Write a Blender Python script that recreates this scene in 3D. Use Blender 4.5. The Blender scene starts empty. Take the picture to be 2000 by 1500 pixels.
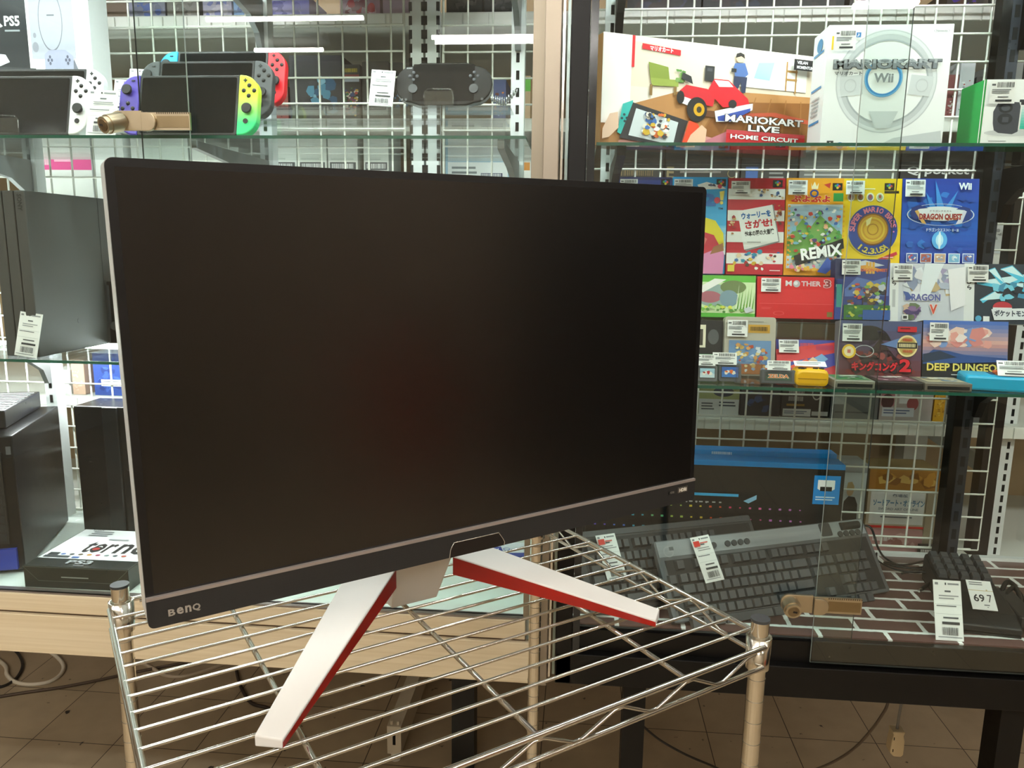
import bpy, math, random
from mathutils import Vector, Matrix, Euler

PI = math.pi
RAD = math.radians
scene = bpy.context.scene
COL = scene.collection

# ------------------------------------------------------------------ camera
EYE = 1.6                       # camera height above the shop floor
FPX = 1488.63                   # focal length in pixels of the 2000 px wide frame
CR = Vector((0.99601861, 0.08810312, 0.01359285))
CU = Vector((-0.02888624, 0.17471822, 0.98419466))
CF = Vector((-0.0843357, 0.98066885, -0.17656757))
cam_data = bpy.data.cameras.new('camera')
cam_data.sensor_width = 36.0
cam_data.lens = FPX * 36.0 / 2000.0
cam_data.clip_start = 0.02
cam = bpy.data.objects.new('camera', cam_data)
COL.objects.link(cam)
cam.matrix_world = Matrix(((CR.x, CU.x, -CF.x, 0), (CR.y, CU.y, -CF.y, 0), (CR.z, CU.z, -CF.z, EYE), (0, 0, 0, 1)))
scene.camera = cam

# ------------------------------------------------------------------ world, exposure
world = bpy.data.worlds.new('world')
scene.world = world
world.use_nodes = True
world.node_tree.nodes['Background'].inputs[0].default_value = (0.9, 0.95, 1.0, 1)
world.node_tree.nodes['Background'].inputs[1].default_value = 0.05
scene.view_settings.view_transform = 'Standard'
scene.view_settings.look = 'None'
scene.view_settings.gamma = 1.0
scene.view_settings.use_curve_mapping = False
scene.view_settings.exposure = 0.12
scene.cycles.transparent_max_bounces = 40
scene.cycles.max_bounces = 8
scene.cycles.glossy_bounces = 5
scene.cycles.sample_clamp_indirect = 6.0
scene.cycles.use_denoising = True
scene.cycles.caustics_reflective = False
scene.cycles.caustics_refractive = False

TUBE_POWER = 92.0               # emission of the ceiling tubes
CASE_POWER = 175.0               # emission of the lamps inside the showcases

# ------------------------------------------------------------------ projection helpers (planning positions on real planes)
def ray(px, py):
    return CF + CR * ((px - 1000.0) / FPX) - CU * ((py - 750.0) / FPX)
def at(px, py, Y):
    d = ray(px, py)
    return Vector((d.x * Y / d.y, Y, d.z * Y / d.y + EYE))
def onz(px, py, z):
    d = ray(px, py)
    t = (z - EYE) / d.z
    return Vector((d.x * t, d.y * t, z))
def proj(p):
    q = Vector(p) - Vector((0, 0, EYE))
    w = q.dot(CF)
    return 1000 + FPX * q.dot(CR) / w, 750 - FPX * q.dot(CU) / w
def fit(xl, xr, yt, Y, z, tilt=0.0, d=0.0):
    """width, height and bottom-centre of an upright or leaning front face standing on level z at depth Y"""
    zf = z + d * math.sin(tilt)
    yb = proj((0.5 * (at(xl, yt, Y).x + at(xr, yt, Y).x), Y, zf))[1]
    ym = 0.5 * (yt + yb)
    Ym = Y
    a, b = at(xl, ym, Ym), at(xr, ym, Ym)
    dd = ray(0.5 * (xl + xr), yt)
    # t*dd.y = Y + s sin ; t*dd.z = zf-EYE + s cos
    s_, c_ = math.sin(tilt), math.cos(tilt)
    t = (Y * c_ - (zf - EYE) * s_) / (dd.y * c_ - dd.z * s_)
    h = ((t * dd.z - (zf - EYE)) / c_)
    return b.x - a.x, h, Vector((0.5 * (a.x + b.x), Y, zf))

# ------------------------------------------------------------------ materials
def lin(h):
    h = h.lstrip('#')
    c = [int(h[i:i + 2], 16) / 255.0 for i in (0, 2, 4)]
    return tuple((x / 12.92 if x <= 0.04045 else ((x + 0.055) / 1.055) ** 2.4) for x in c) + (1.0,)
_MC = {}
def mat(hexc, rough=0.5, metal=0.0, spec=0.5, noise=0.06, scale=60.0, bump=0.0, coat=0.0):
    k = (hexc, rough, metal, spec, noise, scale, bump, coat)
    if k in _MC:
        return _MC[k]
    m = bpy.data.materials.new('surface_' + hexc.lstrip('#'))
    m.use_nodes = True
    nt = m.node_tree
    b = nt.nodes['Principled BSDF']
    b.inputs['Base Color'].default_value = lin(hexc)
    b.inputs['Roughness'].default_value = rough
    b.inputs['Metallic'].default_value = metal
    b.inputs['Specular IOR Level'].default_value = spec
    b.inputs['Coat Weight'].default_value = coat
    if noise > 0:
        tc = nt.nodes.new('ShaderNodeTexCoord')
        n = nt.nodes.new('ShaderNodeTexNoise')
        n.inputs['Scale'].default_value = scale
        nt.links.new(tc.outputs['Object'], n.inputs['Vector'])
        mr = nt.nodes.new('ShaderNodeMapRange')
        mr.inputs['To Min'].default_value = max(0.02, rough - noise)
        mr.inputs['To Max'].default_value = min(1.0, rough + noise)
        nt.links.new(n.outputs['Fac'], mr.inputs['Value'])
        nt.links.new(mr.outputs['Result'], b.inputs['Roughness'])
        if bump > 0:
            bp = nt.nodes.new('ShaderNodeBump')
            bp.inputs['Strength'].default_value = bump
            bp.inputs['Distance'].default_value = 0.001
            nt.links.new(n.outputs['Fac'], bp.inputs['Height'])
            nt.links.new(bp.outputs['Normal'], b.inputs['Normal'])
    _MC[k] = m
    return m
def ink(hexc):                      # printed card or film
    return mat(hexc, 0.42, 0, 0.4, 0.0)
def emit(name, col, s):
    m = bpy.data.materials.new(name)
    m.use_nodes = True
    nt = m.node_tree
    nt.nodes.remove(nt.nodes['Principled BSDF'])
    e = nt.nodes.new('ShaderNodeEmission')
    e.inputs[0].default_value = col + (1,)
    e.inputs[1].default_value = s
    nt.links.new(e.outputs[0], nt.nodes['Material Output'].inputs[0])
    return m
def glassy(name, tint, ior=1.5, extra=0.0, gloss_rough=0.0, dirt=0.0):
    """thin architectural glass: clear transmission with a Fresnel reflection, faint smudges"""
    m = bpy.data.materials.new(name)
    m.use_nodes = True
    nt = m.node_tree
    nt.nodes.remove(nt.nodes['Principled BSDF'])
    tr = nt.nodes.new('ShaderNodeBsdfTransparent')
    tr.inputs[0].default_value = lin(tint)
    gl = nt.nodes.new('ShaderNodeBsdfGlossy')
    gl.inputs['Roughness'].default_value = gloss_rough
    # Schlick reflectance, the same from both sides of the thin sheet
    ge = nt.nodes.new('ShaderNodeNewGeometry')
    dt = nt.nodes.new('ShaderNodeVectorMath'); dt.operation = 'DOT_PRODUCT'
    nt.links.new(ge.outputs['Normal'], dt.inputs[0]); nt.links.new(ge.outputs['Incoming'], dt.inputs[1])
    def math_node(op, x, y=None):
        n_ = nt.nodes.new('ShaderNodeMath'); n_.operation = op
        for i_, q in enumerate((x, y)):
            if q is None:
                continue
            if isinstance(q, (int, float)):
                n_.inputs[i_].default_value = q
            else:
                nt.links.new(q, n_.inputs[i_])
        return n_.outputs[0]
    f0 = ((ior - 1) / (ior + 1)) ** 2
    om = math_node('SUBTRACT', 1.0, math_node('ABSOLUTE', dt.outputs['Value']))
    fac = math_node('ADD', math_node('MULTIPLY', math_node('POWER', om, 5.0), 1 - f0), f0 + extra)
    mx = nt.nodes.new('ShaderNodeMixShader')
    nt.links.new(fac, mx.inputs[0])
    nt.links.new(tr.outputs[0], mx.inputs[1])
    nt.links.new(gl.outputs[0], mx.inputs[2])
    last = mx
    if dirt > 0:
        df = nt.nodes.new('ShaderNodeBsdfDiffuse')
        df.inputs[0].default_value = (0.8, 0.8, 0.78, 1)
        n = nt.nodes.new('ShaderNodeTexNoise')
        n.inputs['Scale'].default_value = 6.0
        n.inputs['Detail'].default_value = 5.0
        tc = nt.nodes.new('ShaderNodeTexCoord')
        nt.links.new(tc.outputs['Object'], n.inputs['Vector'])
        mr = nt.nodes.new('ShaderNodeMapRange')
        mr.inputs['From Min'].default_value = 0.4
        mr.inputs['From Max'].default_value = 0.8
        mr.inputs['To Max'].default_value = dirt
        nt.links.new(n.outputs['Fac'], mr.inputs['Value'])
        m2 = nt.nodes.new('ShaderNodeMixShader')
        nt.links.new(mr.outputs[0], m2.inputs[0])
        nt.links.new(mx.outputs[0], m2.inputs[1])
        nt.links.new(df.outputs[0], m2.inputs[2])
        last = m2
    nt.links.new(last.outputs[0], nt.nodes['Material Output'].inputs[0])
    return m

CHROME = mat('#d8d6d2', 0.16, 1.0, 0.5, 0.05, 30)
STEEL = mat('#b9b2a6', 0.3, 1.0, 0.5, 0.08, 90)
NICKEL = mat('#b6a88e', 0.33, 0.9, 0.5, 0.08, 120)
WHITE_METAL = mat('#dfe2e2', 0.4, 0, 0.5, 0.06)
BLACK_METAL = mat('#070605', 0.4, 0, 0.25, 0.08, 80)
DARK_SLOT = mat('#141414', 0.8, 0, 0.2, 0)
BLACK_PLASTIC = mat('#17181a', 0.42, 0, 0.5, 0.1, 150)
DARK_GREY = mat('#2b2c2f', 0.5, 0, 0.5, 0.1, 150)
CARD_WHITE = ink('#f1f1f0')
PANE = glassy('pane_glass', '#f7fbf9', 1.5, 0.0, 0.0, 0.0)
SHELF_FACE = glassy('shelf_glass', '#f6fbf9', 1.5, 0.01, 0.0, 0.0)
SHELF_EDGE = mat('#1f5a4a', 0.25, 0, 0.6, 0.05)
ACRYLIC = glassy('acrylic', '#f6f8fa', 1.49, 0.06, 0.02, 0.0)

# ------------------------------------------------------------------ mesh builder
def frame_of(p0, p1):
    z = (Vector(p1) - Vector(p0)).normalized()
    a = Vector((0, 0, 1)) if abs(z.z) < 0.9 else Vector((1, 0, 0))
    x = a.cross(z).normalized()
    return x, z.cross(x), z
class MB:
    def __init__(s):
        s.v = []; s.f = []; s.mi = []; s.sm = []; s.mats = []
    def _m(s, m):
        if m not in s.mats:
            s.mats.append(m)
        return s.mats.index(m)
    def add(s, vs, fs, m, smooth=False, M=None):
        o = len(s.v)
        s.v += [tuple(M @ Vector(v)) for v in vs] if M else [tuple(v) for v in vs]
        k = s._m(m)
        for f in fs:
            s.f.append([i + o for i in f]); s.mi.append(k); s.sm.append(smooth)
        return s
    def box(s, lo, hi, m, M=None):
        x0, y0, z0 = lo; x1, y1, z1 = hi
        v = [(x0, y0, z0), (x1, y0, z0), (x1, y1, z0), (x0, y1, z0), (x0, y0, z1), (x1, y0, z1), (x1, y1, z1), (x0, y1, z1)]
        return s.hexa(v, m, M)
    def hexa(s, v, m, M=None):
        ms = m if isinstance(m, (list, tuple)) else [m] * 6   # bottom top front right back left
        for f, mm in zip(((0, 3, 2, 1), (4, 5, 6, 7), (0, 1, 5, 4), (1, 2, 6, 5), (2, 3, 7, 6), (3, 0, 4, 7)), ms):
            s.add([v[i] for i in f], [(0, 1, 2, 3)], mm, False, M)
        return s
    def cyl(s, p0, p1, r, m, n=12, r1=None, caps=True, cap_m=None):
        r1 = r if r1 is None else r1
        x, y, z = frame_of(p0, p1)
        p0 = Vector(p0); p1 = Vector(p1)
        a = [p0 + (x * math.cos(2 * PI * i / n) + y * math.sin(2 * PI * i / n)) * r for i in range(n)]
        b = [p1 + (x * math.cos(2 * PI * i / n) + y * math.sin(2 * PI * i / n)) * r1 for i in range(n)]
        s.add(a + b, [(i, (i + 1) % n, n + (i + 1) % n, n + i) for i in range(n)], m, True)
        if caps:
            s.add(a, [tuple(range(n - 1, -1, -1))], cap_m or m)
            s.add(b, [tuple(range(n))], cap_m or m)
        return s
    def tube(s, pts, r, m, n=8, closed=False):
        P = [Vector(p) for p in pts]
        N = len(P)
        rings = []
        up = None
        for i in range(N):
            if closed:
                t = P[(i + 1) % N] - P[i - 1]
            else:
                t = P[min(i + 1, N - 1)] - P[max(i - 1, 0)]
            t.normalize()
            if up is None:
                a = Vector((0, 0, 1)) if abs(t.z) < 0.9 else Vector((1, 0, 0))
                up = (a - t * a.dot(t)).normalized()
            else:
                up = up - t * up.dot(t)
                if up.length < 1e-6:
                    up = Vector((1, 0, 0))
                up.normalize()
            sd = t.cross(up)
            rr = r(i / (N - 1)) if callable(r) else r
            rings.append([P[i] + (up * math.cos(2 * PI * k / n) + sd * math.sin(2 * PI * k / n)) * rr for k in range(n)])
        v = [p for q in rings for p in q]
        fs = []
        for i in range(N if closed else N - 1):
            j = (i + 1) % N
            for k in range(n):
                l = (k + 1) % n
                fs.append((i * n + k, i * n + l, j * n + l, j * n + k))
        s.add(v, fs, m, True)
        if not closed:
            s.add(rings[0], [tuple(range(n - 1, -1, -1))], m)
            s.add(rings[-1], [tuple(range(n))], m)
        return s
    def prism(s, poly, d0, d1, m, axis='y', side=None, M=None, smooth=False):
        """poly of (a,b) extruded along an axis: y -> (a,d,b), x -> (d,a,b), z -> (a,b,d)"""
        def P(a, b, d):
            return {'y': (a, d, b), 'x': (d, a, b), 'z': (a, b, d)}[axis]
        n = len(poly)
        A = [P(a, b, d0) for a, b in poly]
        B = [P(a, b, d1) for a, b in poly]
        s.add(A, [tuple(range(n))], m, False, M)
        s.add(B, [tuple(range(n - 1, -1, -1))], m, False, M)
        s.add(A + B, [(i, n + i, n + (i + 1) % n, (i + 1) % n) for i in range(n)], side or m, smooth, M)
        return s
    def dome(s, c, r, h, m, n=14, k=4, axis=(0, -1, 0)):
        x, y, z = frame_of((0, 0, 0), axis)
        c = Vector(c)
        v = []
        for j in range(k):
            a = (PI / 2) * j / k
            for i in range(n):
                t = 2 * PI * i / n
                v.append(c + (x * math.cos(t) + y * math.sin(t)) * r * math.cos(a) + z * h * math.sin(a))
        v.append(c + z * h)
        fs = []
        for j in range(k - 1):
            for i in range(n):
                l = (i + 1) % n
                fs.append((j * n + i, j * n + l, (j + 1) * n + l, (j + 1) * n + i))
        for i in range(n):
            fs.append(((k - 1) * n + i, (k - 1) * n + (i + 1) % n, len(v) - 1))
        s.add(v, fs, m, True)
        return s
    def build(s, name, parent=None, loc=None, rot=None, bevel=0.0, seg=2):
        me = bpy.data.meshes.new(name)
        me.from_pydata(s.v, [], s.f)
        for m in s.mats:
            me.materials.append(m)
        me.polygons.foreach_set('material_index', s.mi)
        me.polygons.foreach_set('use_smooth', s.sm)
        me.update()
        o = bpy.data.objects.new(name, me)
        COL.objects.link(o)
        if parent:
            o.parent = parent
        if loc is not None:
            o.location = loc
        if rot is not None:
            o.rotation_euler = rot
        if bevel > 0:
            w = o.modifiers.new('weld', 'WELD')
            w.merge_threshold = 0.00002
            b = o.modifiers.new('bevel', 'BEVEL')
            b.width = bevel; b.segments = seg; b.limit_method = 'ANGLE'; b.angle_limit = RAD(40)
        return o
def rrect(x0, y0, x1, y1, r, n=5):
    rs = r if isinstance(r, (list, tuple)) else [r] * 4      # bl br tr tl
    out = []
    for (cx, cy, a0), q in zip(((x0, y0, PI), (x1, y0, 1.5 * PI), (x1, y1, 0), (x0, y1, 0.5 * PI)), rs):
        if q <= 0:
            out.append((cx, cy)); continue
        ox = cx + (q if cx == x0 else -q)
        oy = cy + (q if cy == y0 else -q)
        for i in range(n + 1):
            a = a0 + (PI / 2) * i / n
            out.append((ox + q * math.cos(a), oy + q * math.sin(a)))
    return out
def spline(pts, k=8):
    P = [Vector(p) for p in pts]
    out = []
    for i in range(len(P) - 1):
        p0, p1, p2, p3 = P[max(i - 1, 0)], P[i], P[i + 1], P[min(i + 2, len(P) - 1)]
        for j in range(k):
            t = j / k
            out.append(0.5 * (2 * p1 + (p2 - p0) * t + (2 * p0 - 5 * p1 + 4 * p2 - p3) * t * t + (3 * p1 - p0 - 3 * p2 + p3) * t ** 3))
    out.append(P[-1])
    return out

# ------------------------------------------------------------------ text
_TC = {}
def text_shape(body, bold):
    k = (body, bold)
    if k not in _TC:
        cu = bpy.data.curves.new('lettering', 'FONT')
        cu.body = body
        cu.offset = bold
        cu.resolution_u = 2
        cu.fill_mode = 'FRONT'
        ob = bpy.data.objects.new('lettering', cu)
        me = ob.to_mesh()
        vs = [(v.co.x, v.co.y) for v in me.vertices]
        fs = [tuple(p.vertices) for p in me.polygons]
        ob.to_mesh_clear()
        bpy.data.objects.remove(ob)
        bpy.data.curves.remove(cu)
        _TC[k] = (vs, fs)
    return _TC[k]

# ------------------------------------------------------------------ print laid on a flat face (u right, v down, 0..1)
class Art(MB):
    def __init__(s, w, h, y0=-0.0004):
        super().__init__()
        s.w = w; s.h = h; s.layer = 0; s.y0 = y0
    def _p(s, u, v):
        return ((u - 0.5) * s.w, s.y0 - s.layer * 0.00006, (1 - v) * s.h)
    def poly(s, pts, c):
        s.layer += 1
        s.add([s._p(u, v) for u, v in pts], [tuple(range(len(pts)))], c if not isinstance(c, str) else ink(c))
        return s
    def rect(s, u0, v0, u1, v1, c):
        return s.poly([(u0, v1), (u1, v1), (u1, v0), (u0, v0)], c)
    def ell(s, cu, cv, ru, rv, c, n=26):
        return s.poly([(cu + ru * math.cos(2 * PI * i / n), cv - rv * math.sin(2 * PI * i / n)) for i in range(n)], c)
    def ring(s, cu, cv, ru, rv, tu, c, n=40):
        s.layer += 1
        k = 1 - tu / ru
        a = [s._p(cu + ru * math.cos(2 * PI * i / n), cv - rv * math.sin(2 * PI * i / n)) for i in range(n)]
        b = [s._p(cu + ru * k * math.cos(2 * PI * i / n), cv - rv * k * math.sin(2 * PI * i / n)) for i in range(n)]
        s.add(a + b, [(i, (i + 1) % n, n + (i + 1) % n, n + i) for i in range(n)], ink(c))
        return s
    def T(s, body, u0, v0, u1, v1, c, bold=0.02, rot=0.0):
        vs, fs = text_shape(body, bold)
        if not vs:
            return s
        s.layer += 1
        xa = min(v[0] for v in vs); xb = max(v[0] for v in vs)
        ya = min(v[1] for v in vs); yb = max(v[1] for v in vs)
        cu, cv = (u0 + u1) / 2, (v0 + v1) / 2
        W, Hh = (u1 - u0) * s.w, (v1 - v0) * s.h
        cr, sr = math.cos(rot), math.sin(rot)
        out = []
        for x, y in vs:
            lx = ((x - xa) / max(xb - xa, 1e-6) - 0.5) * W
            ly = ((y - ya) / max(yb - ya, 1e-6) - 0.5) * Hh
            X = lx * cr - ly * sr; Z = lx * sr + ly * cr
            p = s._p(cu, cv)
            out.append((p[0] + X, p[1], p[2] + Z))
        s.add(out, fs, ink(c) if isinstance(c, str) else c)
        return s
    def TO(s, body, u0, v0, u1, v1, c, oc, bold=0.02, ob=0.07, rot=0.0):
        e = 0.05 * (v1 - v0)
        s.T(body, u0 - e, v0 - e, u1 + e, v1 + e, oc, bold + ob, rot)
        return s.T(body, u0, v0, u1, v1, c, bold, rot)
    def arc(s, body, cu, cv, ru, rv, a0, a1, size, c, bold=0.03, inward=False):
        n = len(body)
        for i, ch in enumerate(body):
            if ch == ' ':
                continue
            a = a0 + (a1 - a0) * (i + 0.5) / n
            u, v = cu + ru * math.cos(a), cv - rv * math.sin(a)
            r = a - PI / 2 if not inward else a + PI / 2
            k = 0.3 if ch in '.,I1' else 0.75
            su = size * s.h / s.w * k
            if ch in '.,':
                s.T(ch, u - su / 2, v + size * .2, u + su / 2, v + size * .5, c, bold, r)
            else:
                s.T(ch, u - su / 2, v - size / 2, u + su / 2, v + size / 2, c, bold, r)
        return s
    def blobs(s, u0, v0, u1, v1, cols, n, size, seed):
        rr = random.Random(seed)
        for i in range(n):
            a = rr.uniform(size * .45, size)
            cu, cv = rr.uniform(u0 + a, u1 - a), rr.uniform(v0 + a * .7, v1 - a * .7)
            k = rr.choice((5, 6, 8)); f = rr.uniform(.5, 1.1) * s.w / s.h; o = rr.uniform(0, 6)
            P = []
            for j in range(k):
                q = a * rr.uniform(.55, 1.0); t = o + 2 * PI * j / k
                P.append((min(max(cu + q * math.cos(t), u0), u1), min(max(cv - q * f * math.sin(t), v0), v1)))
            s.poly(P, cols[i % len(cols)])
        return s
    def lines(s, u0, v0, u1, v1, n, c, seed=1):
        rr = random.Random(seed)
        st = (v1 - v0) / n
        for i in range(n):
            e = u1 - (u1 - u0) * rr.uniform(0, .35)
            s.rect(u0, v0 + st * i, e, v0 + st * (i + .45), c)
        return s
    def bars(s, u0, v0, u1, v1, c, seed=3):
        rr = random.Random(seed)
        u = u0
        st = (u1 - u0) / 26
        while u < u1 - st:
            k = rr.uniform(.35, 1.1) * st
            s.rect(u, v0, min(u + k, u1), v1, c)
            u += k + rr.uniform(.4, 1.0) * st
        return s
    def grad(s, u0, v0, u1, v1, c0, c1, n=10, horiz=False):
        a = [int(c0[i:i + 2], 16) for i in (1, 3, 5)]; b = [int(c1[i:i + 2], 16) for i in (1, 3, 5)]
        for i in range(n):
            c = '#' + ''.join('%02x' % round(p + (q - p) * (i + .5) / n) for p, q in zip(a, b))
            if horiz:
                s.rect(u0 + (u1 - u0) * i / n, v0, u0 + (u1 - u0) * (i + 1) / n, v1, c)
            else:
                s.rect(u0, v0 + (v1 - v0) * i / n, u1, v0 + (v1 - v0) * (i + 1) / n, c)
        s.layer -= n - 1
        return s
def price_print(a, seed=1, kind=0):
    """the shop's small price label: bar code, a few lines, the price"""
    if kind == 0:       # sticker: bar code on top
        a.rect(.05, .14, .2, .22, '#55585c')
        a.bars(.26, .07, .93, .3, '#26282b', seed)
        a.lines(.06, .38, .94, .6, 3, '#6a6d70', seed)
        a.lines(.3, .7, .8, .78, 1, '#3a3c40', seed)
        a.rect(.22, .83, .86, .92, '#2d2f33')
    else:               # standing tag: bar code at the foot
        a.rect(.06, .04, .18, .08, '#7d8084'); a.rect(.42, .04, .47, .08, '#30343a'); a.rect(.52, .045, .92, .075, '#8d9094')
        a.rect(.4, .17, .62, .2, '#606468')
        a.lines(.18, .25, .9, .34, 2, '#9a9da0', seed)
        a.rect(.03, .4, .97, .405, '#b5b8ba')
        a.lines(.08, .42, .8, .46, 1, '#6d7074', seed)
        a.rect(.03, .56, .97, .565, '#b5b8ba')
        a.lines(.3, .61, .85, .67, 1, '#55585c', seed)
        a.rect(.25, .69, .88, .735, '#33363a')
        a.bars(.24, .78, .84, .91, '#3a3d41', seed)
        a.lines(.08, .935, .94, .965, 1, '#8d9094', seed)
    return a

# ------------------------------------------------------------------ things
def thing(name, label, cat, loc=(0, 0, 0), rot=(0, 0, 0), group=None):
    o = bpy.data.objects.new(name, None)
    o.empty_display_size = 0.03
    COL.objects.link(o)
    o.location = loc
    o.rotation_euler = rot
    tag(o, label, cat, group)
    return o
def tag(o, label, cat, group=None):
    o['label'] = label
    o['category'] = cat
    if group:
        o['group'] = group
    return o
def struct(o):
    o['kind'] = 'structure'
    return o
def dup(o, parent):
    c = o.copy()
    COL.objects.link(c)
    c.parent = parent
    return c

# ================================================================== the room
def Z(z):
    return EYE + z
def tile_mat():
    m = bpy.data.materials.new('vinyl_tile')
    m.use_nodes = True
    nt = m.node_tree
    b = nt.nodes['Principled BSDF']
    tc = nt.nodes.new('ShaderNodeTexCoord')
    mp = nt.nodes.new('ShaderNodeMapping')
    mp.inputs['Location'].default_value = (1.458, -2.097, 0)
    br = nt.nodes.new('ShaderNodeTexBrick')
    br.offset = 0.0; br.squash = 1.0
    br.inputs['Scale'].default_value = 1.0
    br.inputs['Brick Width'].default_value = 0.2755
    br.inputs['Row Height'].default_value = 0.2755
    br.inputs['Mortar Size'].default_value = 0.0016
    br.inputs['Color1'].default_value = lin('#bda98b')
    br.inputs['Color2'].default_value = lin('#b29d80')
    br.inputs['Mortar'].default_value = lin('#463525')
    nt.links.new(tc.outputs['Object'], mp.inputs['Vector'])
    nt.links.new(mp.outputs[0], br.inputs['Vector'])
    n = nt.nodes.new('ShaderNodeTexNoise')
    n.inputs['Scale'].default_value = 9.0; n.inputs['Detail'].default_value = 8.0
    nt.links.new(tc.outputs['Object'], n.inputs['Vector'])
    n2 = nt.nodes.new('ShaderNodeTexNoise')
    n2.inputs['Scale'].default_value = 26.0; n2.inputs['Detail'].default_value = 3.0
    nt.links.new(tc.outputs['Object'], n2.inputs['Vector'])
    r2 = nt.nodes.new('ShaderNodeMapRange')
    r2.inputs['From Min'].default_value = 0.69; r2.inputs['From Max'].default_value = 0.74
    nt.links.new(n2.outputs['Fac'], r2.inputs['Value'])
    mx = nt.nodes.new('ShaderNodeMix'); mx.data_type = 'RGBA'; mx.blend_type = 'MULTIPLY'
    mx.inputs['Factor'].default_value = 0.35
    nt.links.new(br.outputs['Color'], mx.inputs['A'])
    nt.links.new(n.outputs['Fac'], mx.inputs['B'])
    m3 = nt.nodes.new('ShaderNodeMix'); m3.data_type = 'RGBA'
    m3.inputs['B'].default_value = lin('#2a2018')
    nt.links.new(r2.outputs[0], m3.inputs['Factor'])
    nt.links.new(mx.outputs['Result'], m3.inputs['A'])
    nt.links.new(m3.outputs['Result'], b.inputs['Base Color'])
    b.inputs['Roughness'].default_value = 0.42
    return m
struct(MB().box((-4.2, -5.0, -0.05), (4.2, 4.4, 0), tile_mat()).build('floor'))
struct(MB().box((-4.2, -5.0, 3.3), (4.2, 4.4, 3.35), mat('#c4c0b6', 0.8, noise=0.03, scale=12)).build('ceiling'))
WALL = mat('#b9ae9d', 0.7, noise=0.05, scale=14)
struct(MB().box((-4.25, -5.05, 0), (4.25, -5.0, 3.3), WALL).build('wall_front'))
struct(MB().box((-4.25, 4.4, 0), (4.25, 4.45, 3.3), WALL).build('wall_back'))
struct(MB().box((-4.25, -5.0, 0), (-4.2, 4.4, 3.3), WALL).build('wall_left'))
struct(MB().box((4.2, -5.0, 0), (4.25, 4.4, 3.3), mat('#a8957c', 0.7, noise=0.05, scale=14)).build('wall_right'))

TUBE = emit('lit_tube', (1.0, 0.962, 0.895), TUBE_POWER)
def ceiling_light(x0, x1, Y, zc, label, two=True, gap=0.13):
    zz = Z(zc)
    t = thing('ceiling_light', label, 'ceiling light', ((x0 + x1) / 2, Y - gap / 2, zz + 0.06), group='strip lights over the aisles')
    L = (x1 - x0) / 2
    h = MB().prism([(-0.11, 0), (0.11, 0), (0.05, 0.06), (-0.05, 0.06)], -L - 0.03, L + 0.03, WHITE_METAL, 'x')
    h.build('light_housing', t)
    MB().box((-0.012, -0.012, 0.055), (0.012, 0.012, 3.3 - zz - 0.06), WHITE_METAL).build('hanger', t)
    for k in ((-1, 1) if two else (1,)):
        MB().cyl((-L, k * gap / 2, -0.06), (L, k * gap / 2, -0.06), 0.0155, TUBE, 12).build('light_tube', t)
ceiling_light(-2.585, -1.494, -2.94, 1.5, 'single-tube strip light over the aisle, mirrored left of the handheld consoles', False, 0.0)
ceiling_light(-1.125, 0.07, -3.44, 1.5, 'twin-tube strip light over the aisle, mirrored above the black oval handheld')
ceiling_light(1.64, 2.0, -2.76, 1.5, 'twin-tube strip light over the aisle, mirrored above the steering-wheel box', True, 0.06)
ceiling_light(-2.6, -2.05, -3.76, 1.5, 'single-tube strip light, the farthest one from the showcases', False, 0.0)
for i, x in enumerate((-2.6, -0.9, 0.9, 2.6)):  # unseen row added for illumination, outside the mirrored part of the ceiling
    ceiling_light(x - 0.6, x + 0.6, -0.75, 1.5, 'unseen twin-tube strip light added above the aisle, number ' + ('one', 'two', 'three', 'four')[i] + ' from the left wall')

# unseen furniture added across the aisle to shape the reflection in the monitor
t = thing('unseen_cabinet', 'tall black cabinet added out of view to darken the right of the screen reflection', 'cabinet', (3.9, 0.25, 0))
MB().box((-0.28, -1.0, 0.08), (0.28, 1.0, 2.2), BLACK_METAL).build('cabinet_body', t, bevel=0.004)
MB().box((-0.26, -0.98, 0), (0.28, 0.98, 0.08), DARK_GREY).build('plinth', t)
for y in (-0.99, 0.005):
    d_ = MB().box((-0.295, y, 0.1), (-0.28, y + 0.985, 2.18), mat('#121212', 0.3)).build('cabinet_door', t, bevel=0.002)
    MB().box((-0.31, y + (0.9 if y < 0 else 0.06), 1.0), (-0.295, y + (0.925 if y < 0 else 0.085), 1.3), CHROME).build('handle', d_)
t = thing('unseen_table', 'low black table added out of view to darken the lower left screen reflection', 'table', (2.15, -2.45, 0))  # added for the dark lower corner of the mirrored view
MB().box((-0.45, -0.55, 0.66), (0.45, 0.55, 0.7), BLACK_METAL).build('table_top', t, bevel=0.003)
for x in (-0.4, 0.4):
    for y in (-0.5, 0.5):
        MB().box((x - 0.025, y - 0.025, 0), (x + 0.025, y + 0.025, 0.66), BLACK_METAL).build('leg', t)
t = thing('unseen_red_bin', 'red bin added out of view for the red patch in the screen reflection', 'bin', (3.85, -1.55, 0))  # added for the reddish blur mirrored in the screen
MB().hexa([(-0.2, -0.2, 0), (0.2, -0.2, 0), (0.2, 0.2, 0), (-0.2, 0.2, 0), (-0.27, -0.27, 0.95), (0.27, -0.27, 0.95), (0.27, 0.27, 0.95), (-0.27, 0.27, 0.95)], mat('#b8361c', 0.5)).build('bin_body', t, bevel=0.004)
MB().box((-0.285, -0.285, 0.95), (0.285, 0.285, 0.98), mat('#8a2a18', 0.5)).build('rim', t, bevel=0.004)

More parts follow.
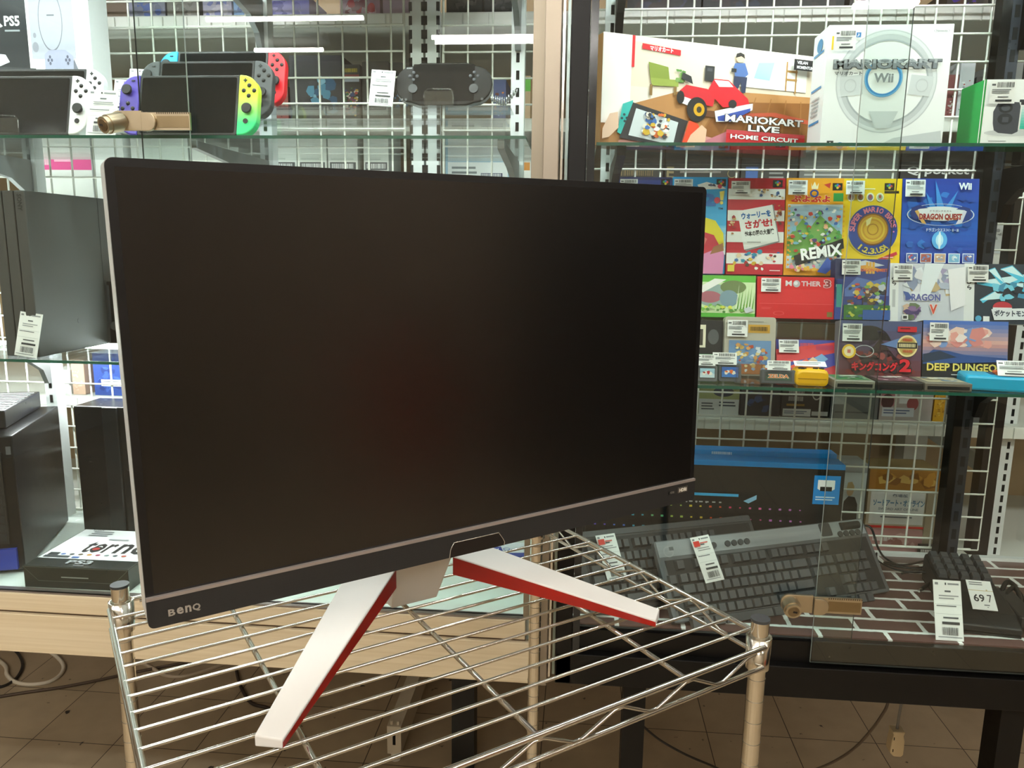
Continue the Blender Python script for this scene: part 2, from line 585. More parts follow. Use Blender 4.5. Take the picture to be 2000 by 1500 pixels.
# ================================================================== shelving behind the showcases
def brushed(hexc, hex2, rough=0.4):
    m = bpy.data.materials.new('grained_' + hexc.lstrip('#'))
    m.use_nodes = True
    nt = m.node_tree
    b = nt.nodes['Principled BSDF']
    tc = nt.nodes.new('ShaderNodeTexCoord'); mp = nt.nodes.new('ShaderNodeMapping')
    mp.inputs['Scale'].default_value = (3, 60, 220)
    n = nt.nodes.new('ShaderNodeTexNoise'); n.inputs['Scale'].default_value = 1.0; n.inputs['Detail'].default_value = 4
    cr = nt.nodes.new('ShaderNodeValToRGB')
    cr.color_ramp.elements[0].color = lin(hexc); cr.color_ramp.elements[0].position = 0.35
    cr.color_ramp.elements[1].color = lin(hex2); cr.color_ramp.elements[1].position = 0.65
    nt.links.new(tc.outputs['Object'], mp.inputs['Vector']); nt.links.new(mp.outputs[0], n.inputs['Vector'])
    nt.links.new(n.outputs['Fac'], cr.inputs['Fac']); nt.links.new(cr.outputs[0], b.inputs['Base Color'])
    b.inputs['Roughness'].default_value = rough
    return m
SHELF_WHITE = mat('#d9d9d2', 0.5)
TAN = mat('#b79d7c', 0.6, noise=0.06, scale=20)
def slots(mb, cx, y, z0, z1, w, h, pitch, m=DARK_SLOT, xs=(0,)):
    z = z0
    while z < z1:
        for dx in xs:
            mb.box((cx + dx - w / 2, y - 0.0006, z), (cx + dx + w / 2, y + 0.002, z + h), m)
        z += pitch
RSZ = (0.93, 0.491, 0.275, 0.0, -0.372, -0.682)          # shelf levels, measured from the eye
g = thing('store_shelving', 'long tan-backed store shelving with white shelves behind both wire meshes', 'shelving', (0, 1.72, 0))
MB().box((-2.3, 0.5, Z(-0.8)), (1.9, 0.53, 2.9), TAN).build('back_panel', g)
for z in RSZ:
    s = MB()
    s.box((-2.3, 0, Z(z) - 0.028), (1.9, 0.5, Z(z)), SHELF_WHITE)
    x = -2.26
    while x < 1.88:                                     # price rail with card holders
        s.box((x, -0.003, Z(z) - 0.027), (x + 0.052, 0.0, Z(z) - 0.003), mat('#e9e9e2', 0.35))
        x += 0.0555
    s.build('shelf', g)
for X in (-2.2, -1.0, 0.95, 1.8):
    u = MB().box((X - 0.03, 0.44, 0 if abs(X) > 1.5 else Z(-0.72)), (X + 0.03, 0.5, 2.9), WHITE_METAL)
    u.build('post', g)
u = MB().box((0.957 - 0.024, 0.03, Z(-0.74)), (0.957 + 0.024, 0.06, 2.6), WHITE_METAL)
slots(u, 0.957, 0.03, Z(-0.73), 2.5, 0.006, 0.016, 0.025, xs=(-0.012, 0.012))
u.build('slotted_post', g)
MB().prism([(0.06, 0), (0.45, 0.02), (0.45, -0.02), (0.2, -0.035), (0.1, -0.075), (0.06, -0.1)], 0.985, 0.997, WHITE_METAL, 'x').build('bracket', g, (0, 0, Z(-0.49)))
foot_bm = MB()
foot_bm.box((-0.022, 0.0, 0.03), (0.022, 0.95, 0.125), mat('#cbbfa9', 0.5))
foot_bm.box((-0.0045, -0.001, 0.062), (0.0045, 0.003, 0.104), DARK_SLOT)
foot_bm.cyl((0.0, 0.02, 0.0), (0.0, 0.02, 0.03), 0.016, mat('#d8d2c6', 0.5), 12)
foot_bm.cyl((-0.01, 0.012, 0.125), (-0.01, 0.012, 0.137), 0.0045, mat('#cbbfa9', 0.5), 8)
foot_bm.cyl((0.01, 0.012, 0.125), (0.01, 0.012, 0.137), 0.0045, mat('#cbbfa9', 0.5), 8)
f0 = foot_bm.build('foot', g, (-0.536, 0.39, 0), (0, 0, 0))
MB().box((-0.354, 0.39, 0), (-0.284, 0.46, 1.5), mat('#15130f', 0.5)).build('leg', g)

# ------------------------------------------------------------------ slotted uprights, brackets, glass shelves
def upright(name, X, z0, z1, y, w, m, parent, single=True, pitch=0.032):
    u = MB()
    u.box((X - w / 2, y, z0), (X + w / 2, y + 0.028, z1), m)
    slots(u, X, y, z0 + 0.01, z1 - 0.02, 0.0065, 0.017, pitch, xs=(0,) if single else (-0.0125, 0.0125))
    return u.build(name, parent)
def bracket(X, zs, m, label, group, w=0.011, y1=1.555):
    poly = [(-0.30, 0), (0, 0), (0, -0.098), (-0.008, -0.098), (-0.022, -0.066), (-0.06, -0.042), (-0.15, -0.026), (-0.30, -0.012)]
    o = MB().prism(poly, -w / 2, w / 2, m, 'x').build('shelf_bracket', None, (X, y1, Z(zs) - 0.0002))
    return tag(o, label, 'shelf bracket', group)
def glass_shelf(x0, x1, ztop, label, y0=1.235, y1=1.55):
    v = [(x0, y0, -0.005), (x1, y0, -0.005), (x1, y1, -0.005), (x0, y1, -0.005), (x0, y0, 0), (x1, y0, 0), (x1, y1, 0), (x0, y1, 0)]
    o = MB().hexa(v, [SHELF_FACE, SHELF_FACE, SHELF_EDGE, SHELF_EDGE, SHELF_FACE, SHELF_EDGE]).build('glass_shelf', None, (0, 0, Z(ztop)))
    return tag(o, label, 'shelf', 'glass shelves in the showcases')
PANE_EDGE = mat('#b7c6c2', 0.3)
PANE_DARK = mat('#2c3331', 0.3)
def pane(parent, x0, x1, y, z0, z1, le, re):
    v = [(x0, y, z0), (x1, y, z0), (x1, y + 0.004, z0), (x0, y + 0.004, z0), (x0, y, z1), (x1, y, z1), (x1, y + 0.004, z1), (x0, y + 0.004, z1)]
    return MB().hexa(v, [PANE_DARK, PANE_EDGE, PANE, re, PANE, le]).build('sliding_glass_door', parent)
MESH_WHITE = mat('#e6e6dd', 0.4)
def wire_mesh(parent, x0, x1, z0, z1, xph, zph, y=1.602, pitch=0.05):
    mb = MB()
    x = x0 + ((xph - x0) % pitch)
    while x < x1:
        mb.cyl((x, y, z0), (x, y, z1), 0.0021, MESH_WHITE, 6, caps=False); x += pitch
    z = z0 + ((zph - z0) % pitch)
    while z < z1:
        mb.cyl((x0, y - 0.0035, z), (x1, y - 0.0035, z), 0.0021, MESH_WHITE, 6, caps=False); z += pitch
    for a, b in (((x0, y, z0), (x0, y, z1)), ((x1, y, z0), (x1, y, z1)), ((x0, y, z0), (x1, y, z0)), ((x0, y, z1), (x1, y, z1))):
        mb.cyl(a, b, 0.0028, MESH_WHITE, 6)
    return mb.build('wire_mesh_back', parent)
LED = emit('lit_case_lamp', (0.97, 0.985, 1.0), CASE_POWER * 0.74)

# ================================================================== left showcase, white metal
BEIGE = brushed('#d3c2a1', '#dccdaf', 0.38)
SASH = mat('#8f8676', 0.35, 0.6, noise=0.05)
STILE = mat('#9a9082', 0.35, 0.7, noise=0.05, scale=40)
LC = thing('display_case', 'white metal glass-fronted display case on the left with beige base panels', 'display case', (-0.8, 1.19, EYE - 0.733))
lc = Vector((-0.8, 1.19, EYE - 0.733))
def part(mb, name, parent=None, off=None, bevel=0):
    o = mb.build(name, parent, bevel=bevel)
    if off is not None:
        o.location = -off
    return o
def LP(mb, name, bevel=0): return part(mb, name, LC, lc, bevel)
LP(MB().box((-1.62, 1.19, Z(-0.7335)), (-0.054, 1.205, Z(-0.659)), BEIGE), 'lower_base_panel', 0.0015)
LP(MB().box((-1.62, 1.197, Z(-0.659)), (-0.074, 1.21, Z(-0.6535)), mat('#5d4a38', 0.5)), 'sill_groove')
LP(MB().box((-1.62, 1.1905, Z(-0.6535)), (-0.0745, 1.207, Z(-0.6195)), BEIGE), 'upper_base_panel', 0.0015)
LP(MB().box((-1.62, 1.1935, Z(-0.6195)), (-0.0785, 1.21, Z(-0.6165)), mat('#8d8580', 0.35, 0.7)), 'glass_track')
LP(MB().box((-1.62, 1.21, Z(-0.73)), (-0.06, 1.62, Z(-0.6175)), mat('#dfe9e2', 0.25)), 'floor_board')
LP(MB().box((-0.0785, 1.198, Z(-0.6195)), (-0.061, 1.235, Z(0.66)), SASH), 'door_sash')
LP(MB().box((-0.0605, 1.186, Z(-0.7335)), (-0.0365, 1.225, Z(0.66)), STILE), 'corner_post', 0.0015)
LP(MB().box((-0.0350, 1.215, Z(-0.7335)), (-0.0315, 1.235, Z(0.66)), CHROME).box((-0.0285, 1.225, Z(-0.7335)), (-0.0240, 1.24, Z(0.66)), mat('#9fb0ae', 0.3, 0.8)), 'edge_strip')
LP(MB().box((-1.62, 1.19, Z(0.66)), (-0.0365, 1.62, Z(0.72)), WHITE_METAL), 'top_panel')
LP(MB().box((-1.64, 1.19, Z(-0.7335)), (-1.62, 1.62, Z(0.72)), WHITE_METAL), 'side_panel')
LP(MB().box((-0.054, 1.24, Z(-0.6175)), (-0.050, 1.60, Z(0.66)), PANE), 'side_glass')
for X in (-1.155, -0.641, -0.131):
    o = upright('slotted_upright', X, Z(-0.6175), Z(0.66), 1.557, 0.026, WHITE_METAL, LC, True)
    o.location = -lc
for X in (-0.3375, -0.307):
    o = upright('twin_slotted_upright', X, Z(-0.6175), Z(0.66), 1.595, 0.026, WHITE_METAL, LC, False, 0.026)
    o.location = -lc
p_ = at(574.4, 60, 1.602); q_ = at(700, 100.8, 1.6)
o = wire_mesh(LC, -1.6, -0.365, Z(-0.612), Z(0.655), p_.x, q_.z); o.location = -lc
p_ = at(914, 60, 1.602); q_ = at(900, 102.4, 1.6)
o = wire_mesh(LC, -0.285, -0.07, Z(-0.612), Z(0.655), p_.x, q_.z); o.location = -lc
o = pane(LC, -1.615, at(367, 200, 1.195).x, 1.1945, Z(-0.6165), Z(0.66), PANE_EDGE, PANE_EDGE); o.location = -lc
o = pane(LC, at(272, 200, 1.203).x, -0.079, 1.2025, Z(-0.6165), Z(0.66), PANE_DARK, PANE_EDGE); o.location = -lc
for X0, X1 in ((-1.55, -0.12),):
    MBh = MB().box((X0, 1.225, Z(0.63)), (X1, 1.265, Z(0.66)), WHITE_METAL).box((X0, 1.265, Z(0.605)), (X1, 1.267, Z(0.66)), WHITE_METAL); LP(MBh, 'baffled_lamp_housing')  # thin rear plate is an added baffle keeping lamp light off the shelving behind
    LP(MB().cyl((X0 + 0.02, 1.245, Z(0.615)), (X1 - 0.02, 1.245, Z(0.615)), 0.011, LED, 10), 'case_lamp')
    LP(MB().cyl((X0 + 0.02, 1.53, Z(-0.219)), (X1 - 0.5, 1.53, Z(-0.219)), 0.006, LED, 8), 'case_lamp')  # unseen tube added under the middle shelf to light the bottom compartment
for X, Y in ((-1.55, 1.25), (-1.55, 1.58)):
    LP(MB().box((X - 0.02, Y - 0.02, 0), (X + 0.02, Y + 0.02, Z(-0.7335)), BLACK_METAL), 'leg')
LSH = {'top': 0.1715, 'middle': -0.204, 'upper': 0.476}
glass_shelf(-1.6, -0.09, LSH['upper'], 'uppermost glass shelf of the white case, edge above the picture')
glass_shelf(-1.6, -0.09, LSH['top'], 'green-edged glass shelf under the handheld consoles in the white case')
glass_shelf(-1.6, -0.09, LSH['middle'], 'lowest green-edged glass shelf of the white case, under the tall grey console')
GREY_BR = mat('#8a8b8c', 0.4, 0.3)
for X, nm in ((-1.155, 'left'), (-0.641, 'middle'), (-0.131, 'right')):
    for zk, zn in (('upper', 'highest'), ('top', 'handheld-console'), ('middle', 'tall-console')):
        bracket(X, LSH[zk] - 0.005, GREY_BR, 'curved grey bracket under the %s shelf, on the %s white upright' % (zn, nm), 'curved grey shelf brackets in the white case')

# ================================================================== right showcase, black metal
LED = emit('lit_case_lamp', (0.97, 0.985, 1.0), CASE_POWER)
RC = thing('display_case', 'black metal glass-fronted display case on the right with a brick-pattern floor board', 'display case', (0.45, 1.19, EYE - 0.729))
rc = Vector((0.45, 1.19, EYE - 0.729))
def RP(mb, name, bevel=0): return part(mb, name, RC, rc, bevel)
XE = 0.985
RP(MB().box((-0.0225, 1.19, Z(-0.729)), (0.0050, 1.235, Z(0.66)), BLACK_METAL), 'corner_post', 0.002)
RP(MB().box((0.0058, 1.194, Z(-0.729)), (0.0172, 1.23, Z(0.66)), mat('#1b1e20', 0.15)), 'door_sash')
RP(MB().box((-0.0225, 1.19, Z(-0.729)), (XE, 1.206, Z(-0.674)), BLACK_METAL), 'apron', 0.0015)
RP(MB().box((-0.0225, 1.206, Z(-0.729)), (XE, 1.60, Z(-0.636)), BLACK_METAL), 'base_box')
RP(MB().box((0.4, 1.2, Z(-0.667)), (XE, 1.2145, Z(-0.631)), mat('#15110d', 0.3)), 'door_rail', 0.0015)
RP(MB().box((0.0175, 1.2115, Z(-0.667)), (0.4, 1.2145, Z(-0.631)), mat('#100d0b', 0.3)), 'rear_rail', 0.001)
def brick_mat():
    m = bpy.data.materials.new('brick_print')
    m.use_nodes = True
    nt = m.node_tree
    b = nt.nodes['Principled BSDF']
    tc = nt.nodes.new('ShaderNodeTexCoord'); mp = nt.nodes.new('ShaderNodeMapping')
    mp.inputs['Location'].default_value = (0.03, 0.03, 0)
    ns = nt.nodes.new('ShaderNodeTexNoise'); ns.inputs['Scale'].default_value = 90; ns.inputs['Detail'].default_value = 3
    vm = nt.nodes.new('ShaderNodeVectorMath'); vm.operation = 'SCALE'; vm.inputs['Scale'].default_value = 0.0035
    va = nt.nodes.new('ShaderNodeVectorMath'); va.operation = 'ADD'
    br = nt.nodes.new('ShaderNodeTexBrick')
    br.offset = 0.37
    br.inputs['Scale'].default_value = 1.0
    br.inputs['Brick Width'].default_value = 0.112
    br.inputs['Row Height'].default_value = 0.0425
    br.inputs['Mortar Size'].default_value = 0.0042
    br.inputs['Mortar Smooth'].default_value = 0.15
    br.inputs['Color1'].default_value = lin('#6a4b46'); br.inputs['Color2'].default_value = lin('#5b413d')
    br.inputs['Mortar'].default_value = lin('#f0efec')
    nt.links.new(tc.outputs['Object'], mp.inputs['Vector'])
    nt.links.new(tc.outputs['Object'], ns.inputs['Vector'])
    nt.links.new(ns.outputs['Color'], vm.inputs[0])
    nt.links.new(mp.outputs[0], va.inputs[0]); nt.links.new(vm.outputs[0], va.inputs[1])
    nt.links.new(va.outputs[0], br.inputs['Vector'])
    nt.links.new(br.outputs['Color'], b.inputs['Base Color'])
    b.inputs['Roughness'].default_value = 0.3
    return m
RP(MB().box((0.0, 1.2145, Z(-0.636)), (XE, 1.578, Z(-0.629)), brick_mat()), 'brick_pattern_board')
RP(MB().box((0.0, 1.578, Z(-0.636)), (XE, 1.592, Z(-0.622)), WHITE_METAL), 'rear_rail')
RP(MB().box((0.945, 1.25, Z(-0.629)), (0.985, 1.578, Z(-0.622)), mat('#c9c9c2', 0.4)), 'side_rail')
RP(MB().box((-0.0225, 1.19, Z(0.66)), (XE, 1.62, Z(0.72)), BLACK_METAL), 'top_panel')
RP(MB().box((XE, 1.19, Z(-0.729)), (XE + 0.02, 1.24, Z(0.72)), BLACK_METAL), 'corner_post')
for X in (0.048,):
    o = upright('slotted_upright', X, Z(-0.629), Z(0.66), 1.557, 0.026, WHITE_METAL, RC); o.location = -rc
u = MB()
X = 0.772
u.box((X - 0.02, 1.557, Z(-0.629)), (X - 0.003, 1.585, Z(0.66)), BLACK_METAL)
u.box((X - 0.003, 1.557, Z(-0.629)), (X + 0.017, 1.585, Z(0.66)), mat('#3c3f47', 0.3, 0.4))
slots(u, X + 0.0065, 1.557, Z(-0.615), Z(0.64), 0.0085, 0.021, 0.0385, mat('#050505', 0.8))
RP(u, 'slotted_upright')
RP(MB().box((0.838, 1.60, Z(-0.629)), (0.872, 1.63, Z(0.66)), mat('#1f1813', 0.4)), 'rear_post')
for X, Y in ((at(1235, 1420, 1.22).x, 1.205), (at(1962, 1440, 1.22).x, 1.205), (at(1235, 1420, 1.22).x * 1.27, 1.56), (at(1962, 1440, 1.22).x * 1.27, 1.56)):
    RP(MB().box((X - 0.019, Y, 0), (X + 0.019, Y + 0.038, Z(-0.729)), BLACK_METAL), 'leg')
p_ = at(1739, 882, 1.602); q_ = at(1739, 868, 1.6)
o = wire_mesh(RC, 0.0, 0.852, Z(-0.615), Z(0.655), p_.x, q_.z); o.location = -rc
o = pane(RC, 0.0175, at(1750, 400, 1.203).x, 1.2065, Z(-0.631), Z(0.66), PANE_EDGE, PANE_DARK); o.location = -rc
o = pane(RC, at(1663, 400, 1.195).x, XE, 1.1955, Z(-0.667), Z(0.66), PANE_EDGE, PANE_EDGE); o.location = -rc
RP(MB().box((0.05, 1.225, Z(0.63)), (0.95, 1.265, Z(0.66)), BLACK_METAL).box((0.05, 1.265, Z(0.605)), (0.95, 1.267, Z(0.66)), WHITE_METAL), 'baffled_lamp_housing')  # white plate is an unseen baffle added to block light towards the rear
RP(MB().cyl((0.07, 1.245, Z(0.615)), (0.93, 1.245, Z(0.615)), 0.011, LED, 10), 'case_lamp')
RSH = {'top': 0.162, 'middle': -0.2155, 'upper': 0.47}
glass_shelf(0.02, 0.96, RSH['upper'], 'uppermost glass shelf of the black case, edge above the picture')
glass_shelf(0.02, 0.96, RSH['top'], 'green-edged glass shelf under the red toy-kart box and the steering-wheel box')
glass_shelf(0.02, 0.96, RSH['middle'], 'green-edged glass shelf under the small game boxes and cartridges')
for X, nm in ((0.06, 'left'), (0.792, 'right')):
    for zk, zn in (('upper', 'highest'), ('top', 'large-box'), ('middle', 'game-cartridge')):
        bracket(X, RSH[zk] - 0.005, BLACK_METAL, 'curved black bracket under the %s shelf, on the %s upright' % (zn, nm), 'curved black shelf brackets in the black case', 0.014)

# ------------------------------------------------------------------ locks clipped on the sliding doors
def lock(px0, px1, py, label, turned):
    a, b = at(px0, py, 1.19), at(px1, py, 1.19)
    c = (a + b) / 2
    L = (b - a).x
    t = thing('showcase_lock', label, 'lock', c, (0, 0, 0), 'key locks on the sliding glass doors')
    t.location.y = 1.1935
    x0 = -L / 2
    plate = MB().prism(rrect(x0 + 0.005, -0.0135, x0 + L * 0.42, 0.0165, [0.012, 0, 0, 0.012]), -0.006, -0.0005, NICKEL)
    plate.build('lock_plate', t, bevel=0.0008)
    bar = MB().box((x0 + L * 0.43, -0.005, -0.0125), (x0 + L, -0.0005, 0.014), NICKEL)
    k = 0
    while k < 16:
        bar.box((x0 + L * 0.6 + k * 0.0034, -0.0054, 0.0115), (x0 + L * 0.6 + k * 0.0034 + 0.0016, -0.0046, 0.014), mat('#4a3d2a', 0.5)); k += 1
    bar.box((x0 + L * 0.60, -0.0056, -0.009), (x0 + L * 0.985, -0.0048, 0.0085), mat('#978668', 0.3, 1.0))
    bar.build('lock_bar', t)
    MB().prism(rrect(x0 + L * 0.425, -0.0145, x0 + L * 0.6, 0.0135, [0, 0.013, 0.013, 0]), -0.0105, -0.004, NICKEL).build('sliding_catch', t, bevel=0.001)
    c0 = Vector((x0 + 0.02, -0.005, 0.0))
    d = Vector((-0.45, -1, -0.35)).normalized() if turned else Vector((0.05, -1, -0.22)).normalized()
    cy = MB()
    ln = 0.019 if not turned else 0.03
    cy.cyl(c0 - d * 0.003, c0 + d * ln * 0.75, 0.0145, NICKEL, 24)
    cy.cyl(c0 + d * ln * 0.75, c0 + d * ln, 0.0128, NICKEL, 24)
    x, y, z = frame_of((0, 0, 0), d)
    cy.cyl(c0 + d * ln, c0 + d * (ln + 0.001), 0.009, mat('#8f7f66', 0.3, 1.0), 20)
    cy.build('lock_barrel', t)
    h = MB()
    e = c0 + d * (ln + 0.0011)
    hx = Vector((1, 0, -0.15)).normalized()
    hz = d.cross(hx).normalized()
    h.add([e - hx * 0.0055 - hz * 0.0018, e + hx * 0.0055 - hz * 0.0018, e + hx * 0.0055 + hz * 0.0018, e - hx * 0.0055 + hz * 0.0018], [(0, 1, 2, 3)], mat('#1a130b', 0.6))
    h.build('keyhole', t)
lock(212, 372, 238, 'bronze-coloured key lock clipped over the glass doors of the white case', True)
lock(1518, 1683, 1182, 'brass-coloured key lock clipped over the glass doors of the black case', False)

# ================================================================== chrome wire rack
TH = 0.643280825
RA = Vector((-0.51441108, 0.77602013, 0))
RU = Vector((math.cos(TH), math.sin(TH), 0))        # along the long side
RV = Vector((math.sin(TH), -math.cos(TH), 0))       # along the short side, towards the camera
RLEN, RWID = 0.574329, 0.429493
ZS = EYE - 0.409                                    # deck level
WIRE = mat('#dcd8cf', 0.2, 1.0, 0.5, 0.04, 50)
POLE = mat('#e2dcd0', 0.15, 1.0, 0.5, 0.04, 40)
rack = thing('wire_rack', 'chrome wire shelving rack standing in the aisle under the large monitor', 'wire rack', (RA.x, RA.y, 0), (0, 0, TH))
# local axes: x along RU, y along -RV (so y runs away from the viewer side), z up from the floor
corners = {'A': (0, 0), 'B': (RLEN, 0), 'C': (RLEN, -RWID), 'D': (0, -RWID)}
for k, (x, y) in corners.items():
    p = MB()
    p.cyl((x, y, 0.03), (x, y, ZS + 0.021), 0.0095, POLE, 20)
    z = ZS - 0.045
    while z > 0.7:
        p.tube([(x + 0.0095 * math.cos(2 * PI * i / 20), y + 0.0095 * math.sin(2 * PI * i / 20), z) for i in range(20)], 0.0005, mat('#8f8778', 0.3, 1.0), 4, True)
        z -= 0.0254
    po = p.build('pole', rack)
    MB().cyl((x, y, ZS + 0.0205), (x, y, ZS + 0.0235), 0.0101, mat('#2f3133', 0.4), 20).build('pole_cap', po)
    MB().cyl((x, y, 0.0), (x, y, 0.03), 0.016, mat('#3a3a3a', 0.6), 14).build('foot', po)
    c = MB()
    n = 24
    ro, ri, zt, zb = 0.0136, 0.0112, ZS + 0.003, ZS - 0.033
    ring = lambda r, zz: [(x + r * math.cos(2 * PI * i / n), y + r * math.sin(2 * PI * i / n), zz) for i in range(n)]
    c.add(ring(ro - 0.001, zb) + ring(ro, zt) + ring(ri, zt) + ring(ri, zt - 0.012), [(j * n + i, j * n + (i + 1) % n, (j + 1) * n + (i + 1) % n, (j + 1) * n + i) for j in range(3) for i in range(n)], POLE, True)
    c.build('collar', rack)
def edge(p0, p1, out):
    p0 = Vector(p0); p1 = Vector(p1)
    d = (p1 - p0).normalized(); L = (p1 - p0).length
    o = Vector(out) * 0.0125
    mb = MB()
    up = Vector((0, 0, ZS - 0.003)); lo = Vector((0, 0, ZS - 0.026))
    a, b = p0 + d * 0.006 + o, p1 - d * 0.006 + o
    mb.cyl(a + up, b + up, 0.0030, WIRE, 10)
    mb.cyl(a + lo, b + lo, 0.0026, WIRE, 10)
    for q in (a, b):
        mb.dome(q + up, 0.003, 0.003, WIRE, 8, 3, -d if q is a else d)
    nz = max(3, round((L - 0.04) / 0.088))
    st = (L - 0.04) / nz
    zz = []
    for i in range(nz):
        b0 = p0 + d * (0.02 + st * i) + o
        zz += [b0 + Vector((0, 0, ZS - 0.0075)), b0 + d * st * .12 + Vector((0, 0, ZS - 0.0075)), b0 + d * st * .52 + Vector((0, 0, ZS - 0.0235)), b0 + d * st * .64 + Vector((0, 0, ZS - 0.0235))]
    mb.tube(zz, 0.0018, WIRE, 6)
    mb.build('truss_edge', rack)
edge((0, 0, 0), (RLEN, 0, 0), (0, 1, 0))
edge((RLEN, 0, 0), (RLEN, -RWID, 0), (1, 0, 0))
edge((RLEN, -RWID, 0), (0, -RWID, 0), (0, -1, 0))
edge((0, -RWID, 0), (0, 0, 0), (-1, 0, 0))
w0, w1 = -0.0125, RLEN + 0.0125
w0, w1 = -0.0135, RLEN + 0.0135
for i in range(14):
    y = -0.0316 - 0.0289 * i
    MB().cyl((w0, y, ZS - 0.0018), (w1, y, ZS - 0.0018), 0.0018, WIRE, 8).build('deck_wire', rack)
for x in (0.108, 0.283, 0.458):
    MB().cyl((x, -RWID - 0.014, ZS - 0.0062), (x, 0.014, ZS - 0.0062), 0.0027, WIRE, 10).build('cross_bar', rack)

# ================================================================== monitor
MA = 0.63958328
MC = Vector((-0.09914843, 0.73727064, EYE - 0.30781061))
MROLL = 0.01573699
def screen_mat():
    m = bpy.data.materials.new('matte_screen')
    m.use_nodes = True
    nt = m.node_tree
    b = nt.nodes['Principled BSDF']
    b.inputs['Base Color'].default_value = lin('#060505')
    b.inputs['Roughness'].default_value = 0.23
    b.inputs['Specular IOR Level'].default_value = 1.0
    n = nt.nodes.new('ShaderNodeTexNoise'); n.inputs['Scale'].default_value = 1500
    bp = nt.nodes.new('ShaderNodeBump'); bp.inputs['Strength'].default_value = 0.03; bp.inputs['Distance'].default_value = 0.0002
    tc = nt.nodes.new('ShaderNodeTexCoord')
    nt.links.new(tc.outputs['Object'], n.inputs['Vector']); nt.links.new(n.outputs['Fac'], bp.inputs['Height'])
    nt.links.new(bp.outputs['Normal'], b.inputs['Normal'])
    return m
def chin_mat():
    m = bpy.data.materials.new('patterned_chin')
    m.use_nodes = True
    nt = m.node_tree
    b = nt.nodes['Principled BSDF']
    b.inputs['Base Color'].default_value = lin('#1b1a19'); b.inputs['Roughness'].default_value = 0.5
    tc = nt.nodes.new('ShaderNodeTexCoord'); mp = nt.nodes.new('ShaderNodeMapping')
    mp.inputs['Rotation'].default_value = (0, RAD(45), 0); mp.inputs['Scale'].default_value = (500, 500, 500)
    ck = nt.nodes.new('ShaderNodeTexChecker'); ck.inputs['Scale'].default_value = 1.0
    bp = nt.nodes.new('ShaderNodeBump'); bp.inputs['Strength'].default_value = 0.25; bp.inputs['Distance'].default_value = 0.0003
    nt.links.new(tc.outputs['Object'], mp.inputs['Vector']); nt.links.new(mp.outputs[0], ck.inputs['Vector'])
    nt.links.new(ck.outputs['Fac'], bp.inputs['Height']); nt.links.new(bp.outputs['Normal'], b.inputs['Normal'])
    return m
mon = thing('monitor', 'large flat monitor with a dark screen and white V-shaped stand on the wire rack', 'monitor', (MC.x, MC.y, ZS), (0, 0, MA))
MW, MH = 0.614, 0.374
zm = MC.z - ZS
head = MB()
head.prism(rrect(-MW / 2 - 0.0004, 0, MW / 2 + 0.0004, MH + 0.0003, 0.006), 0.003, 0.034, mat('#c9c9c6', 0.35, 0.2))
head.prism(rrect(-MW / 2 + 0.05, 0.03, MW / 2 - 0.05, MH - 0.05, 0.03), 0.034, 0.056, mat('#d5d5d2', 0.45))
head_o = head.build('rear_housing', mon, (0, 0, zm), (0, -MROLL, 0))
MB().prism(rrect(-MW / 2, 0, MW / 2, MH, 0.006), 0.0, 0.0045, mat('#0b0a0a', 0.35)).build('bezel', mon, (0, 0, zm), (0, -MROLL, 0))
MB().prism([(-0.3005, 0.0285), (0.3005, 0.0285), (0.3005, 0.3675), (-0.3005, 0.3675)], -0.0003, 0.001, screen_mat()).build('screen', mon, (0, 0, zm), (0, -MROLL, 0))
ch = MB().prism(rrect(-MW / 2, -0.0005, MW / 2, 0.0245, [0.005, 0.005, 0, 0]), -0.0028, 0.004, chin_mat()).build('chin_bar', mon, (0, 0, zm), (0, -MROLL, 0))
MB().box((-MW / 2, -0.0034, 0.0238), (MW / 2, 0.0, 0.0266), mat('#a59a94', 0.35, 0.5)).build('trim_strip', mon, (0, 0, zm), (0, -MROLL, 0))
a = Art(MW, MH, -0.0031)
def mt(s, x0, z0, x1, z1, c, b): a.T(s, x0 / MW + .5, 1 - z1 / MH, x1 / MW + .5, 1 - z0 / MH, c, b)
LOGO = mat('#b9b3ac', 0.35, 0.6)
mt('B', -0.2915, 0.0072, -0.2861, 0.0132, LOGO, .03); mt('e', -0.2850, 0.0072, -0.2796, 0.0134, LOGO, .03)
mt('n', -0.2784, 0.0072, -0.2736, 0.0134, LOGO, .03); mt('Q', -0.2727, 0.0064, -0.2664, 0.0134, LOGO, .03)
a.build('brand_lettering', ch)
b_ = MB().box((0.2785, -0.0034, 0.0125), (0.2945, -0.002, 0.0195), mat('#4a443c', 0.35))
b_.build('button_badge', ch)
a = Art(MW, MH, -0.0036)
mt('HDRi', 0.2805, 0.0138, 0.2925, 0.0182, mat('#d8d2c4', 0.4), .05)
mt('HDRi', 0.2653, 0.0140, 0.2722, 0.0168, mat('#6d6862', 0.4), .05)
a.build('badge_lettering', ch)
MB().box((0.2635, -0.0033, 0.0138), (0.2648, -0.002, 0.0172), mat('#050505', 0.3)).build('sensor_window', ch)
# recess with a thin chrome outline at the lower edge of the bar
rc_ = [(-0.0312, -0.0006), (-0.030, 0.008), (-0.0262, 0.0148), (0.0262, 0.0148), (0.0312, 0.0075), (0.0335, 0.0030), (0.0325, -0.0006)]
MB().prism(rc_, -0.0031, -0.002, mat('#14100e', 0.3)).tube([(x, -0.0034, z) for x, z in rc_], 0.0005, mat('#d5cfc6', 0.25, 0.8), 6).build('sensor_recess', ch)
